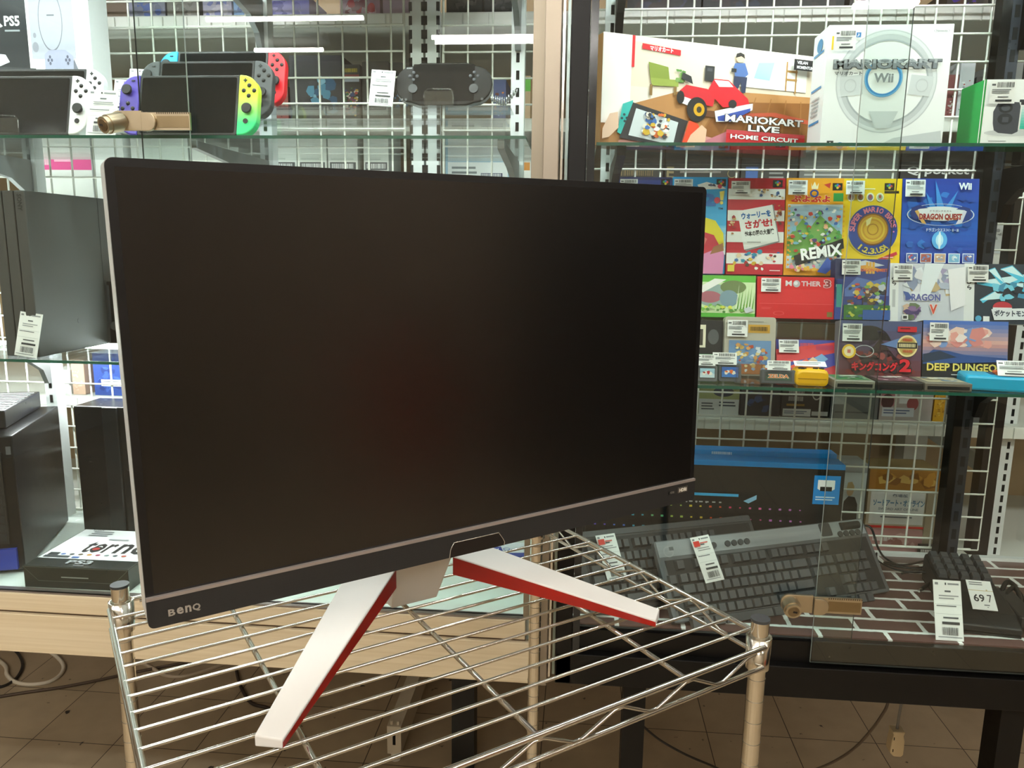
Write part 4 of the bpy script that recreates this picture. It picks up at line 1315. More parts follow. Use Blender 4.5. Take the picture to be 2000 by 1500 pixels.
# the left front corner stands near the glass, the right one further back
Lf = at(1175, 170, 1.262); Rf = at(1583, 185, 1.43)
Wb = math.hypot(Rf.x - Lf.x, Rf.y - Lf.y); yw = math.atan2(Rf.y - Lf.y, Rf.x - Lf.x)
gbox('wide game box showing a red toy kart on a wooden living-room floor', 0, 0, 0, 0, 0, 0.045, '#a8743f', kart_art, 'game box', group=GB, yaw=yw,
     size=(Wb, at(1175, 62, 1.262).z - ZR), loc=((Lf.x + Rf.x) / 2, (Lf.y + Rf.y) / 2, ZR))
def wheel_art(a):
    a.rect(0, 0, 1, 1, '#eef0f1')
    a.ring(.5, .46, .41, .42, .085, '#c4c9cd'); a.ring(.5, .46, .40, .41, .025, '#dadee1'); a.ring(.5, .46, .34, .345, .014, '#abb1b6')
    a.poly([(.12, .42), (.30, .40), (.32, .56), (.14, .58)], '#cfd4d7'); a.poly([(.70, .40), (.88, .42), (.86, .58), (.68, .56)], '#cfd4d7')
    a.ring(.21, .49, .05, .055, .008, '#c0c5c9'); a.ring(.79, .49, .05, .055, .008, '#c0c5c9')
    a.poly([(.38, .70), (.62, .70), (.56, .84), (.44, .84)], '#cdd2d5'); a.poly([(.45, 1), (.6, .92), (.98, .86), (1, 1)], '#c6cbcf')
    a.T('マリオカート', .075, .375, .30, .405, '#565a5e', .03)
    a.ring(.475, .43, .155, .155, .028, '#2e86c6'); a.ring(.475, .43, .152, .15, .006, '#7cc0ea')
    a.TO('MARIOKART', .06, .28, .93, .355, '#7d848b', '#2c3136', .05, .05); a.T('MARIOKART', .06, .275, .93, .31, '#aab0b6', .02)
    a.T('Wii', .395, .39, .555, .465, '#84898e', .035)
    a.ring(.905, .055, .062, .018, .004, '#9a9ea2'); a.T('Nintendo', .86, .046, .95, .064, '#8a8e92', .02)
    a.rect(.22, .062, .262, .10, '#3577b8'); a.T('♪', .23, .068, .25, .094, '#ffffff', 0)
    a.rect(.055, .945, .11, 1, '#222427'); a.T('A', .068, .955, .097, .99, '#f2f2f2', .03)
    a.ell(.165, .985, .032, .028, '#2e78b8'); a.poly([(.03, .09), (.045, .09), (.045, .2), (.03, .2)], '#e8c32a')
    # loose plastic wrap glints
t = gbox('white game box with a pale steering wheel and a blue ring', 1610, 1851, 48, 1.29, ZR, 0.075, '#eceeef', wheel_art, 'game box', group=GB,
         sticker=(.045, .045, .215, .21), seed=11)
a = Art(0.075, 0.2)
for v, c in ((.25, '#3c7fb0'), (.52, '#3c86c0'), (.78, '#3c86c0')):
    a.rect(.1, v, .8, v + .018, c)
a.ell(.5, .2, .2, .05, '#5a8fb8'); a.lines(.2, .6, .8, .75, 5, '#b3b8bc', 3)
wv, hv, pv = fit(1610, 1851, 48, 1.29, ZR)
a.build('side_print', t, (-wv / 2 - 0.0002, 0.0375, 0), (0, 0, -PI / 2))
def pad_art(a):
    a.rect(0, 0, 1, 1, '#f4f5f5'); a.rect(0.01, 0, .03, 1, '#1a8a3c')
    a.ell(.36, .80, .30, .05, '#d2d4d6')
    a.poly([(.15, .66), (.14, .48), (.18, .36), (.28, .33), (.42, .34), (.44, .40), (.44, .78), (.38, .82), (.22, .80), (.17, .76)], '#43464f')
    a.ell(.275, .425, .08, .075, '#26282d'); a.ell(.275, .425, .05, .045, '#4c5058'); a.ell(.28, .59, .085, .085, '#2b2d33'); a.rect(.25, .56, .32, .64, '#4a4d55')
    a.rect(.44, .33, 1, .38, '#2d2f35'); a.grad(.455, .40, 1, .74, '#e7edef', '#28b79c', 8); a.poly([(.62, .50), (.8, .46), (1, .55), (1, .74), (.72, .70)], '#3a3f45')
    a.poly([(.42, .3), (.56, .3), (.56, .34), (.42, .34)], '#33363c')
    a.lines(.12, .92, .42, .94, 1, '#8b8e90', 2)
gbox('white box with a green spine showing a dark phone gamepad, at the right edge', 1915, 2090, 155, 1.27, ZR, 0.07, '#1c8f40', pad_art, 'accessory box', 'accessory_box', tilt=0.0, sticker=(.055, .03, .34, .37), seed=12)

# ================================================================== black case, middle shelf: stepped rows of games
ZM = RSH['middle']
riser('clear acrylic steps under the two upper rows of small game boxes', 0.06, 0.72, [(1.372, -0.122, ZM), (1.442, -0.048, -0.122)], 1.53)
T1 = RAD(9)
ST1 = (.03, .02, .35, .17)
def sfc(a, u=.80, v=.02, c=None):       # four coloured discs on a black panel
    a.rect(u, v, u + .17, v + .075, '#151515')
    for du, dv, cc in ((.055, .028, '#3ba55a'), (.085, .02, '#3f74c9'), (.115, .032, '#d8453c'), (.085, .048, '#e0c437')):
        a.ell(u + du, v + dv, .022, .013, cc, 12)
def navy_art(a):
    a.rect(0, 0, 1, 1, '#27408f'); a.rect(0, 0, 1, .03, '#1b2c66'); sfc(a); a.blobs(.05, .2, .95, .9, ['#38549f', '#20357c', '#4a6ab8'], 20, .16, 4)
gbox('navy blue game box, only its top showing above the monitor', 1206, 1311, 346, 1.458, Z(-0.048), 0.028, '#22387c', navy_art, group=GB, tilt=T1, sticker=(.03, .03, .36, .16), seed=21)
def beach_art(a):
    a.grad(0, 0, 1, .5, '#0d9fe6', '#3cb4ee', 4); a.grad(0, .45, 1, .8, '#5cbdf0', '#f3f4f4', 5); sfc(a)
    a.poly([(.45, .08), (.62, .05), (.9, .09), (.98, .12), (.75, .125), (.5, .13)], '#f4f4f4'); a.blobs(.58, .06, .82, .105, ['#333b55', '#55608a'], 8, .035, 6); a.ell(.86, .095, .04, .022, '#d43a56')
    a.T('2', .55, .17, .80, .30, '#1b77cf', .06); a.poly([(.86, .15), (.95, .14), (.93, .24), (.88, .24)], '#f2e36a'); a.ell(.90, .265, .03, .018, '#f2e36a'); a.ell(.82, .24, .055, .033, '#d9445a')
    a.T('TM', .84, .315, .93, .335, '#222233', .02)
    a.poly([(.40, .70), (.62, .42), (.80, .45), (.95, .58), (.97, .72), (.80, .78)], '#f1dd2c'); a.poly([(.3, .76), (.55, .56), (.78, .60), (.92, .74), (.70, .98), (.2, 1)], '#d8344a')
    a.poly([(.35, .85), (.6, .62), (.66, .64), (.42, .95)], '#e97b76'); a.poly([(.58, .80), (.92, .72), (.98, .80), (.96, 1), (.5, 1)], '#e991c3'); a.poly([(.78, .72), (.95, .68), (.97, .76), (.72, .80)], '#a8724a')
gbox('bright blue and pink game box beside the monitor edge', 1313, 1421, 346, 1.458, Z(-0.048), 0.028, '#1689c6', beach_art, group=GB, tilt=T1, sticker=(.02, .03, .36, .15), seed=22)
def stripe_art(a):
    for i in range(9):
        a.rect(0, i / 9, 1, (i + 1) / 9, '#c9132f' if i % 2 == 0 else '#f5f4f2')
    sfc(a, .78, .02)
    a.poly([(.22, .36), (.80, .27), (.93, .66), (.34, .76)], '#8f9092'); a.poly([(.17, .345), (.78, .275), (.91, .65), (.31, .745)], '#fafafa')
    a.T('ウォーリーを', .24, .345, .76, .415, '#1767b2', .05, .13); a.T('さがせ!', .31, .425, .79, .515, '#cf1c30', .05, .13); a.T('絵本の国の大冒険', .31, .535, .83, .595, '#303033', .04, .13)
    a.rect(.36, .66, .60, .67, '#b9b9ba')
    a.blobs(.0, .72, .98, .97, ['#2b66a8', '#e0b83c', '#c22b34', '#f0d6b4', '#2a93b0', '#4a3a2c', '#f3f3f0'], 26, .065, 8); a.blobs(.5, .09, .98, .23, ['#b98a4a', '#33588f', '#e6caa0', '#5a3a2a'], 14, .05, 9)
    a.blobs(.76, .25, .99, .5, ['#a33a35', '#c78a55', '#7a3a30'], 12, .055, 10); a.blobs(.0, .38, .16, .62, ['#c9a060', '#a32530', '#e9c9a0'], 10, .05, 11)
    a.rect(.02, .905, .14, .975, '#efd94e'); a.lines(.76, .955, .96, .975, 1, '#f0d8d8', 3)
gbox('red and white striped game box with a tilted white book on its cover', 1423, 1535, 348, 1.458, Z(-0.048), 0.028, '#b51530', stripe_art, group=GB, tilt=T1, sticker=(.04, .04, .37, .18), seed=23)
def remix_art(a):
    a.rect(0, 0, 1, 1, '#eda31c'); sfc(a, .80, .05)
    a.rect(.04, .27, .99, .93, '#cfe0e4'); a.poly([(.04, .3), (.5, .27), (.99, .3), (.99, .6), (.04, .6)], '#a9c8dc'); a.poly([(.04, .62), (.3, .42), (.45, .5), (.6, .38), (.99, .58), (.99, .8), (.04, .8)], '#79ad57')
    a.blobs(.05, .3, .98, .92, ['#3f6fb8', '#e9c63a', '#4fa04a', '#f4f1e6', '#c8402e', '#553c78', '#efb28a', '#2b3050', '#88c7e0'], 130, .06, 12)
    for i in range(13):
        a.ell(.045, .3 + i * .05, .02, .012, '#eda31c', 8); a.ell(.985, .3 + i * .05, .015, .012, '#eda31c', 8)
    a.TO('ぷよぷよ', .06, .19, .74, .26, '#d8262a', '#f7e6b0', .05, .03); a.rect(.79, .165, .96, .25, '#2f9a48')
    a.ring(.46, .17, .075, .04, .03, '#274a9c'); a.poly([(.40, .06), (.42, .1), (.46, .05), (.5, .1), (.53, .06), (.52, .125), (.41, .125)], '#f4e7c0'); a.poly([(.62, .08), (.74, .06), (.72, .12)], '#c8382c')
    a.poly([(.14, .81), (.98, .625), (1, .725), (.19, .915)], '#1d1c1c'); a.T('REMIX', .26, .705, .97, .825, '#fbfbfb', .035, .155)
    a.blobs(.05, .88, .6, .99, ['#e9b03a', '#e87f9a', '#f3d9a8'], 14, .06, 13); a.poly([(.55, .97), (.72, .82), (.86, .9), (.7, .99)], '#3956a8')
gbox('orange-yellow game box with a busy cartoon picture and a black REMIX banner', 1537, 1651, 348, 1.458, Z(-0.048), 0.028, '#d8931a', remix_art, group=GB, tilt=T1, sticker=(.02, .03, .35, .18), seed=24)
def medal_art(a):
    a.rect(0, 0, 1, 1, '#f2c90c'); sfc(a, .70, .045); a.rect(.70, .125, .95, .15, '#2b2413'); a.lines(.34, .10, .64, .125, 1, '#f7eec2', 2)
    for i, c in enumerate(('#b7a6a0', '#a57f4a', '#7a6a80', '#9fb08a')):
        a.ell(.13 + i * .165, .19, .065, .045, '#f1ead0'); a.ell(.13 + i * .165, .192, .045, .032, c); a.ell(.13 + i * .165, .185, .02, .018, '#b03a34')
    a.ell(.52, .53, .44, .265, '#1d3f97'); a.ring(.52, .53, .44, .265, .015, '#f0d049')
    a.ell(.52, .52, .27, .165, '#8d5410'); a.ell(.52, .52, .25, .15, '#d19317'); a.ring(.52, .52, .21, .125, .03, '#e8bb35'); a.ell(.52, .52, .15, .09, '#e0ac2a'); a.ring(.52, .52, .10, .06, .02, '#b5780f'); a.poly([(.40, .43), (.50, .39), (.47, .46), (.41, .49)], '#fbeaa6')
    a.arc('SUPER MARIO BROS.', .52, .53, .355, .213, PI * 1.02, -.02 * PI, .055, '#f0829a', .03)
    a.arc('1.2.3.USA', .52, .525, .355, .218, PI * 1.27, PI * 1.73, .06, '#f0d24a', .03, True)
    a.poly([(.62, .82), (.93, .745), (.95, .775), (.64, .855)], '#c8283a'); a.rect(.70, .81, .88, .8, '#f0b0b0')
    for i, (c, ch) in enumerate(zip(('#2f6fb8', '#e07f1e', '#d8323a', '#3a9a48', '#e0559a', '#3fa0d0', '#e0801e', '#7a4ab0', '#2f6fb8'), 'マリオコレクション')):
        a.TO(ch, .05 + i * .102, .895, .135 + i * .102, .96, c, '#fff6d8', .05, .03)
gbox('yellow game box with a round blue badge holding a gold medal', 1650, 1765, 349, 1.458, Z(-0.048), 0.028, '#d8b20c', medal_art, group=GB, tilt=T1, sticker=(.02, .03, .34, .17), seed=25)
def starry_art(a):
    a.grad(0, 0, 1, .5, '#1a3a9e', '#1a63c6', 8); a.grad(0, .5, 1, 1, '#1a5cc0', '#1c2f8c', 8)
    a.blobs(.02, .1, .98, .8, ['#2a66c0', '#2257b4', '#2f78cf', '#1d4aa8'], 46, .09, 14)
    a.poly([(.42, .02), (.55, .3), (.72, .12), (.6, .36), (.5, .34), (.36, .3), (.3, .14), (.45, .3)], '#3f92e0'); a.ell(.5, .62, .1, .09, '#5fb4f2'); a.ell(.5, .62, .05, .06, '#bfe6fb'); a.ell(.5, .62, .018, .09, '#e8f6ff')
    a.ring(.5, .365, .44, .11, .014, '#dfe8f2'); a.ell(.5, .355, .36, .072, '#f0f2f4'); a.poly([(.12, .30), (.22, .27), (.34, .3), (.2, .31), (.22, .40), (.16, .42), (.10, .36)], '#2b3f86'); a.poly([(.88, .30), (.78, .28), (.70, .31), (.82, .32), (.80, .42), (.87, .42), (.91, .36)], '#2b3f86')
    a.poly([(.16, .33), (.2, .32), (.32, .46), (.26, .45)], '#e9b560'); a.poly([(.84, .33), (.80, .32), (.70, .46), (.78, .45)], '#e8e2f2')
    a.TO('DRAGON QUEST', .22, .355, .78, .425, '#a3262a', '#f6ede0', .05, .05); a.T('DRAGON QUEST', .235, .395, .765, .42, '#c85a2a', .0)
    a.T('ドラゴンクエスト', .36, .32, .64, .338, '#6a3a3a', .02); a.T('ドラゴンクエストI・II・III', .32, .5, .74, .535, '#dfeafa', .03)
    a.T('Wii', .72, .045, .89, .115, '#f2f6fb', .04)
    for i, cs in enumerate((['#c8404a', '#4a66a8', '#e0d8d0'], ['#5a80c0', '#a85a50', '#7aa0d0'], ['#e8e4e0', '#c8a080', '#9aa0b0'], ['#dfe6ea', '#7ab0d0', '#c0d0d8'], ['#8a4a48', '#5a70b0', '#e8e0dc'])):
        u = .07 + i * .18
        a.rect(u, .755, u + .15, .85, '#dfe6ee'); a.rect(u + .008, .762, u + .142, .843, cs[1]); a.blobs(u + .01, .765, u + .14, .84, cs, 14, .04, 20 + i)
    a.rect(.07, .895, .13, .94, '#d8783a'); a.lines(.16, .89, .97, .945, 2, '#dfe6f2', 5); a.lines(.2, .96, .7, .98, 1, '#c8d4ec', 6)
gbox('blue game box with a winged red title and five small pictures', 1766, 1917, 349, 1.458, Z(-0.048), 0.020, '#1a3488', starry_art, group=GB, tilt=T1, sticker=(.02, .02, .28, .19), seed=26)
# second row
T2 = RAD(11)
def meadow_art(a):
    a.rect(0, 0, 1, 1, '#cfe3b0'); a.rect(0, 0, 1, .16, '#5db13a'); a.rect(0, .9, 1, 1, '#54ad33'); a.rect(0, 0, .06, 1, '#eef2e8')
    a.ell(.30, .48, .34, .27, '#8fa6a2'); a.ell(.22, .52, .2, .14, '#a85f6c'); a.poly([(.02, .3), (.3, .08), (.5, .1), (.3, .26), (.1, .42)], '#f0eeea'); a.ell(.62, .28, .22, .16, '#6c7d4c'); a.ell(.55, .55, .16, .2, '#7893a0')
    a.blobs(.05, .68, .95, .9, ['#7ab84a', '#d8d84a', '#4f8a3a', '#b8d890'], 36, .06, 15)
    for i in range(12):
        a.poly([(.66 + i * .025, .8), (.68 + i * .025, .8), (.72 + i * .024, .2 + (i % 3) * .1)], '#5f9a3c' if i % 2 else '#e8f0d8')
    a.poly([(.8, .8), (.9, .74), (.98, .84), (.84, .9)], '#c9ccd0')
gbox('green and white handheld-game box partly behind the monitor, left of the red one', 1362, 1477, 538, 1.388, Z(-0.122), 0.022, '#5aa83a', meadow_art, group=GB, tilt=T2)
def red_art(a):
    a.rect(0, 0, 1, 1, '#d2121c'); a.rect(.02, .30, .98, .62, '#d92029'); a.rect(.03, .64, .97, .655, '#e24a4e')
    a.T('M', .36, .09, .44, .22, '#e9dfe2', .03); a.ell(.50, .165, .045, .085, '#b9b3bb'); a.ell(.49, .15, .025, .045, '#e8e6ea'); a.T('THER', .56, .10, .81, .22, '#d9c3c8', .03); a.TO('3', .85, .06, .93, .25, '#8a2a30', '#e3c8cc', .03, .05)
    a.lines(.06, .74, .2, .8, 2, '#e0444a', 3); a.ring(.28, .88, .07, .05, .012, '#e04a4e'); a.rect(.89, .83, .96, .95, '#7a6a2c')
gbox('plain red game box with silver lettering in the second row', 1480, 1635, 541, 1.388, Z(-0.122), 0.024, '#a80f18', red_art, group=GB, tilt=T2, sticker=(.04, .05, .29, .38), seed=28)
def crest_art(a):
    a.grad(0, 0, 1, 1, '#2c3c8e', '#27408c', 3); a.rect(0, 0, .16, 1, '#1d2350'); a.T('COLOR', .02, .42, .13, .47, '#d8d3e0', .02); a.rect(.03, .42, .13, .8, '#2f8a84');
    a.poly([(.36, .06), (.55, .02), (.9, .1), (.7, .13), (.5, .12)], '#e0e2ee'); a.poly([(.36, .12), (.56, .1), (.9, .18), (.6, .2)], '#f0a23a'); a.T('III', .56, .05, .72, .24, '#f0b040', .05); a.T('DRAGON QUEST', .40, .155, .96, .215, '#e8643a', .04)
    a.poly([(.18, .5), (.4, .3), (.7, .36), (.98, .28), (.98, .6), (.18, .62)], '#5f79c0'); a.blobs(.2, .36, .97, .8, ['#c8473c', '#e3c04a', '#3c4a86', '#e8c6a0', '#6a4a34', '#7fae58', '#cfd4e6', '#2a2a3c'], 50, .09, 16)
    a.rect(.16, .76, 1, 1, '#37722e'); a.blobs(.18, .74, .98, .98, ['#4a8a3a', '#c8c84a', '#2f5c8a'], 26, .06, 17); a.rect(.5, .84, 1, 1, '#2c5aa8')
gbox('blue small game box with a busy multicoloured picture, right of the plain red box', 1634, 1742, 506, 1.385, Z(-0.122), 0.026, '#232c66', crest_art, group=GB, tilt=T2, sticker=(.10, .03, .44, .27), seed=29)
def pale_art(a):
    a.rect(0, 0, 1, 1, '#d4d9e4'); a.rect(0, 0, .12, 1, '#eef0f2'); a.arc('DS', .06, .3, .0, .06, PI / 2, -PI / 2, .075, '#3a3c42', .04); a.rect(.04, .45, .08, .75, '#c3c6ca')
    a.blobs(.14, .05, .98, .6, ['#b9c2d8', '#e6e6ee', '#c8b088', '#e9eef6', '#a9a0c4', '#8f9ab8'], 46, .13, 18); a.poly([(.45, .0), (.7, .0), (.5, .6), (.38, .55)], '#eaf2fa'); a.poly([(.75, .1), (.98, .05), (.98, .7), (.8, .8)], '#f4f4fa')
    a.TO('DRAGON', .20, .52, .66, .64, '#5a62a4', '#eeeef6', .04, .05); a.poly([(.17, .48), (.24, .5), (.3, .6), (.22, .62)], '#3f5aa0'); a.TO('V', .52, .70, .62, .86, '#d8503a', '#f8e8e0', .04, .05)
    a.blobs(.13, .62, .45, .98, ['#4a3a6e', '#d8b8a0', '#6a7a5a', '#8a6a9a'], 16, .1, 19); a.rect(.16, .88, .24, .97, '#f3f3f3'); a.rect(.175, .9, .225, .95, '#33353a')
gbox('pale lilac game case with a white spine in the second row', 1741, 1892, 515, 1.385, Z(-0.122), 0.016, '#dcdfe3', pale_art, group=GB, tilt=T2, sticker=(.03, .03, .28, .3), seed=30)
def storm_art(a):
    a.rect(0, 0, 1, 1, '#24313f'); a.rect(0, 0, .13, 1, '#eef1f3'); a.arc('DS', .065, .36, .0, .06, PI / 2, -PI / 2, .075, '#3a3c42', .04)
    for q in ([(.16, .28), (.5, .34), (.9, .12), (.88, .18), (.5, .42), (.16, .34)], [(.2, .6), (.45, .4), (.6, .55), (.5, .6), (.42, .5), (.24, .66)], [(.45, .08), (.6, .02), (.75, .2), (.95, .3), (.9, .36), (.7, .28)], [(.6, .3), (.8, .42), (1, .3), (1, .38), (.8, .52), (.62, .4)], [(.3, .1), (.38, .06), (.5, .3), (.46, .34)]):
        a.poly(q, '#4fc4e8'); a.poly([(u, v + .015) for u, v in q[:3]], '#d6f4fb')
    a.blobs(.3, .3, .98, .62, ['#3f8fb4', '#1c2632', '#79cfe8'], 18, .09, 20); a.ell(.48, .72, .12, .09, '#c23340'); a.poly([(.36, .73), (.6, .73), (.6, .8), (.36, .8)], '#eef0f2')
    a.poly([(.34, .76), (1, .72), (1, .92), (.38, .94)], '#e7ebf0'); a.T('ポケットモンスター', .38, .77, .98, .88, '#3a4658', .05); a.rect(.24, .88, .32, .97, '#f3f3f3'); a.ell(.18, .92, .04, .05, '#58aed8')
gbox('dark game case with cyan lightning at the right edge', 1888, 2045, 516, 1.385, Z(-0.122), 0.016, '#e3e6e8', storm_art, group=GB, tilt=T2, sticker=(.02, .03, .28, .32), seed=31)
# third row, standing on the shelf
ZMS = Z(ZM)
T3 = RAD(10)
def ape_art(a):
    a.grad(0, 0, 1, 1, '#4a5a86', '#6a2c30', 6); a.ell(.36, .42, .28, .34, '#2a2426'); a.ell(.34, .26, .14, .16, '#221e20'); a.poly([(.2, .8), (.5, .3), (.62, .5), (.8, .8)], '#3a2c2c'); a.blobs(.05, .5, .95, .95, ['#7a2a2a', '#4a3438', '#8a4440', '#31282c'], 40, .09, 22)
    a.poly([(.5, .4), (.7, .3), (.98, .2), (.98, .4), (.7, .46)], '#5f7cb0'); a.ring(.3, .52, .12, .1, .01, '#cfd6da')
    a.rect(.70, .09, .93, .18, '#c81c2a'); a.lines(.73, .115, .91, .16, 1, '#5a0c12', 2); a.ell(.82, .42, .125, .185, '#e7d49a'); a.ell(.82, .42, .105, .155, '#b9a05a'); a.rect(.70, .36, .94, .46, '#1c1a1a'); a.bars(.72, .38, .92, .44, '#f1e3b0', 2); a.bars(.76, .29, .88, .34, '#c42a28', 3); a.bars(.76, .485, .88, .53, '#c42a28', 4)
    a.ell(.105, .53, .085, .12, '#e8b82c'); a.ell(.105, .53, .06, .085, '#f0d9b0'); a.rect(.085, .5, .125, .56, '#c86a5a')
    a.TO('キングコング', .14, .70, .70, .86, '#d01c2c', '#2a0e10', .05, .05); a.TO('2', .72, .64, .86, .86, '#d01c2c', '#2a0e10', .04, .05); a.rect(0, .95, 1, 1, '#c8a09a')
gbox('dark red cartridge box with red lettering, a yellow dot and a gold seal, third row', 1642, 1804, 627, 1.315, ZMS, 0.025, '#7d8088', ape_art, group=GB, tilt=T3, sticker=(.02, .06, .26, .36), seed=32)
def dungeon_art(a):
    a.grad(0, 0, 1, .38, '#3d6cc4', '#e8b0a0', 6); a.grad(0, .38, 1, .66, '#d89a90', '#3c66b0', 5); a.rect(0, .62, 1, 1, '#232426'); a.blobs(.0, .1, .9, .45, ['#e7a39a', '#f1cfc2', '#7f9ad0', '#d98a86', '#f3e4e0'], 30, .14, 23)
    a.poly([(0, .62), (.12, .48), (.3, .5), (.5, .56), (.98, .60), (.98, .66), (0, .72)], '#2f4f8a'); a.poly([(0, .56), (.2, .50), (.4, .6), (0, .7)], '#27364e')
    a.T('DEEP DUNGEON', .05, .70, .96, .83, '#e9d36a', .03); a.T('IV', .44, .85, .56, .93, '#d8b640', .04); a.lines(.34, .88, .66, .91, 1, '#d8d8d2', 2)
gbox('cartridge box with a sunset sky and yellow lettering in the third row', 1806, 1974, 627, 1.315, ZMS, 0.026, '#2d2624', dungeon_art, group=GB, tilt=T3, sticker=(.06, .04, .28, .34), seed=33)
def rocket_art(a):
    a.rect(0, 0, 1, 1, '#3c3f9c'); a.poly([(0, .3), (1, .05), (1, .35), (0, .75)], '#d8323a'); a.poly([(0, 1), (0, .8), (.6, .95), (1, .7), (1, 1)], '#c32a38'); a.poly([(.45, .7), (.75, .4), (.85, .55), (.6, .85)], '#79a8d8'); a.poly([(.36, .82), (.6, .5), (.68, .6), (.46, .9)], '#e9c9a8')
    a.poly([(.2, .8), (.5, .55), (.55, .65), (.3, .9)], '#e2502e'); a.bars(.40, .1, .62, .26, '#e2423c', 5); a.bars(.66, .16, .95, .3, '#b02a6a', 6); a.lines(.64, .9, .9, .96, 1, '#f3d0d0', 2)
gbox('red and purple small game box lying low in front of the plain red one', 1520, 1640, 664, 1.33, ZMS, 0.02, '#a82a3a', rocket_art, group=GB, tilt=RAD(24), sticker=(.03, .04, .36, .42), seed=34)
# loose cartridges
GC = 'game cartridges on the black case shelf'
def cartridge(label, xl, xr, yt, Y, tilt, body, art, d=0.012, sticker=None, seed=1, grip=False):
    w, h, p = fit(xl, xr, yt, Y, ZMS, tilt, d)
    t = thing('game_cartridge', label, 'game cartridge', p, (-tilt, 0, 0), GC)
    m = mat(body, 0.45)
    b = MB().prism(rrect(-w / 2, 0, w / 2, h, min(.005, h * .12), 3), 0, d, m)
    if grip:
        for i in range(6):
            b.box((-w / 2 + .006, -0.0006, h * .93 - i * .0016), (w / 2 - .006, 0, h * .93 - i * .0016 + .0007), mat('#8d8c86', .5))
    b.build('cartridge_shell', t, bevel=0.001)
    a = Art(w, h); art(a); a.build('cartridge_label', t)
    if sticker:
        u0, v0, u1, v1 = sticker
        sw, sh = (u1 - u0) * w, (v1 - v0) * h
        st = Art(sw, sh); st.rect(0, 0, 1, 1, CARD_WHITE); price_print(st, seed)
        st.build('price_sticker', t, (((u0 + u1) / 2 - .5) * w, -0.006, (1 - v1) * h))
    return t
def sky_art(a):
    a.rect(.46, .13, .88, .27, '#c9993a'); a.bars(.5, .165, .84, .235, '#3a2c14', 4); a.lines(.46, .075, .9, .1, 1, '#8a8780', 2)
    a.rect(.09, .40, .91, .97, '#6f94c0'); a.rect(.09, .8, .91, .97, '#a8642e'); a.blobs(.1, .42, .9, .95, ['#c8a860', '#d8e0ea', '#8aa8d0', '#b8503a', '#e8d8a0', '#5a80b8', '#d09a5a'], 50, .075, 25)
cartridge('large grey cartridge with a colourful sky label, in front of the green box', 1416, 1517, 619, 1.325, RAD(9), '#b9b3a4', sky_art, 0.02, (.04, .06, .43, .34), 35)
def photo_art(a):
    a.rect(0, 0, 1, 1, '#1c1d1f'); a.rect(0, .08, .45, .5, '#e8e0c8'); a.rect(.08, .16, .36, .46, '#3a3630'); a.rect(0, .62, .8, .95, '#2c8a52'); a.lines(.05, .7, .7, .9, 2, '#cfe8d8', 4); a.ell(.7, .3, .18, .14, '#55585a')
cartridge('black cartridge with a cream photo and green strip at the monitor edge', 1352, 1412, 626, 1.335, RAD(9), '#1a1b1c', photo_art, 0.012)
def small_label(c0, c1, word, wc):
    def f(a):
        a.rect(.1, .14, .9, .82, '#3b3d3f'); a.rect(.14, .2, .86, .76, c0); a.poly([(.14, .5), (.5, .3), (.86, .55), (.86, .76), (.14, .76)], c1); (a.TO(word, .2, .34, .8, .6, wc, '#f4f0e4', .04, .05) if word else a.blobs(.2, .32, .8, .62, [wc, '#f4f0e4'], 9, .14, 4))
    return f
cartridge('dark small cartridge with a pale blue label, nearest the monitor edge', 1362, 1402, 713, 1.262, RAD(12), '#5d6062', small_label('#9cc4d6', '#c8dde6', None, '#b8323a'), 0.009, (-.05, -.62, .85, .05), 36)
cartridge('dark small cartridge with a blue and orange label, second from the monitor edge', 1404, 1449, 710, 1.268, RAD(12), '#54575a', small_label('#2d62b0', '#3a78c4', None, '#e2702c'), 0.009, (-.3, -.58, .75, .08), 37)
cartridge('dark wide cartridge with a green label and orange lettering, left of the yellow one', 1487, 1555, 722, 1.258, RAD(14), '#4a4d50', small_label('#26302c', '#2f4f3a', 'ZELDA', '#d8762c'), 0.01, (.15, -.62, .82, .06), 38)
def flat_cart(label, xl, xr, yc, body, art_c):
    Y0 = 1.246
    a_, b_ = at(xl, yc, Y0), at(xr, yc, Y0)
    w = (b_ - a_).x
    t = thing('game_cartridge', label, 'game cartridge', ((a_.x + b_.x) / 2, Y0, ZMS), (0, 0, 0), GC)
    d = 0.062
    MB().box((-w / 2, 0, 0), (w / 2, d, 0.0125), mat(body, .45)).build('cartridge_shell', t, bevel=0.0012)
    MB().box((-w / 2 + .004, -.0004, .002), (w / 2 - .004, 0, .0075), mat('#161514', .6)).build('connector_slot', t)
    a = Art(w, d); a.rect(.1, .08, .93, .86, art_c[0]); a.blobs(.12, .1, .9, .84, art_c, 22, .12, len(label)); a.bars(.3, .3, .72, .5, '#f0ece2', 5)
    a.build('cartridge_label', t, (0, 0, .0125), (-PI / 2, 0, 0))
flat_cart('grey cartridge lying flat with a green label, left of the three flat ones', 1630, 1709, 757, '#8f8a7e', ['#3f7a4a', '#c8d8c8', '#2c5a6a'])
flat_cart('black cartridge lying flat, middle of the three flat ones', 1714, 1803, 757, '#1d1a19', ['#6a4a52', '#c8a0a8', '#8a6a70'])
flat_cart('brown-grey cartridge lying flat, right of the three flat ones', 1806, 1899, 760, '#6f675c', ['#a89a80', '#d8d0bc', '#6a7a8a'])
t = thing('toy_pad', 'small bright yellow rounded gamepad on the glass shelf', 'gamepad', (at(1583, 735, 1.262).x, 1.252, ZMS), (0, 0, RAD(-4)))
Y_ = mat('#efb60c', 0.35)
MB().prism(rrect(-.0262, 0, .0262, .028, [.008, .008, .011, .011], 5), 0, .04, Y_).build('pad_body', t, bevel=0.005, )
m = MB()
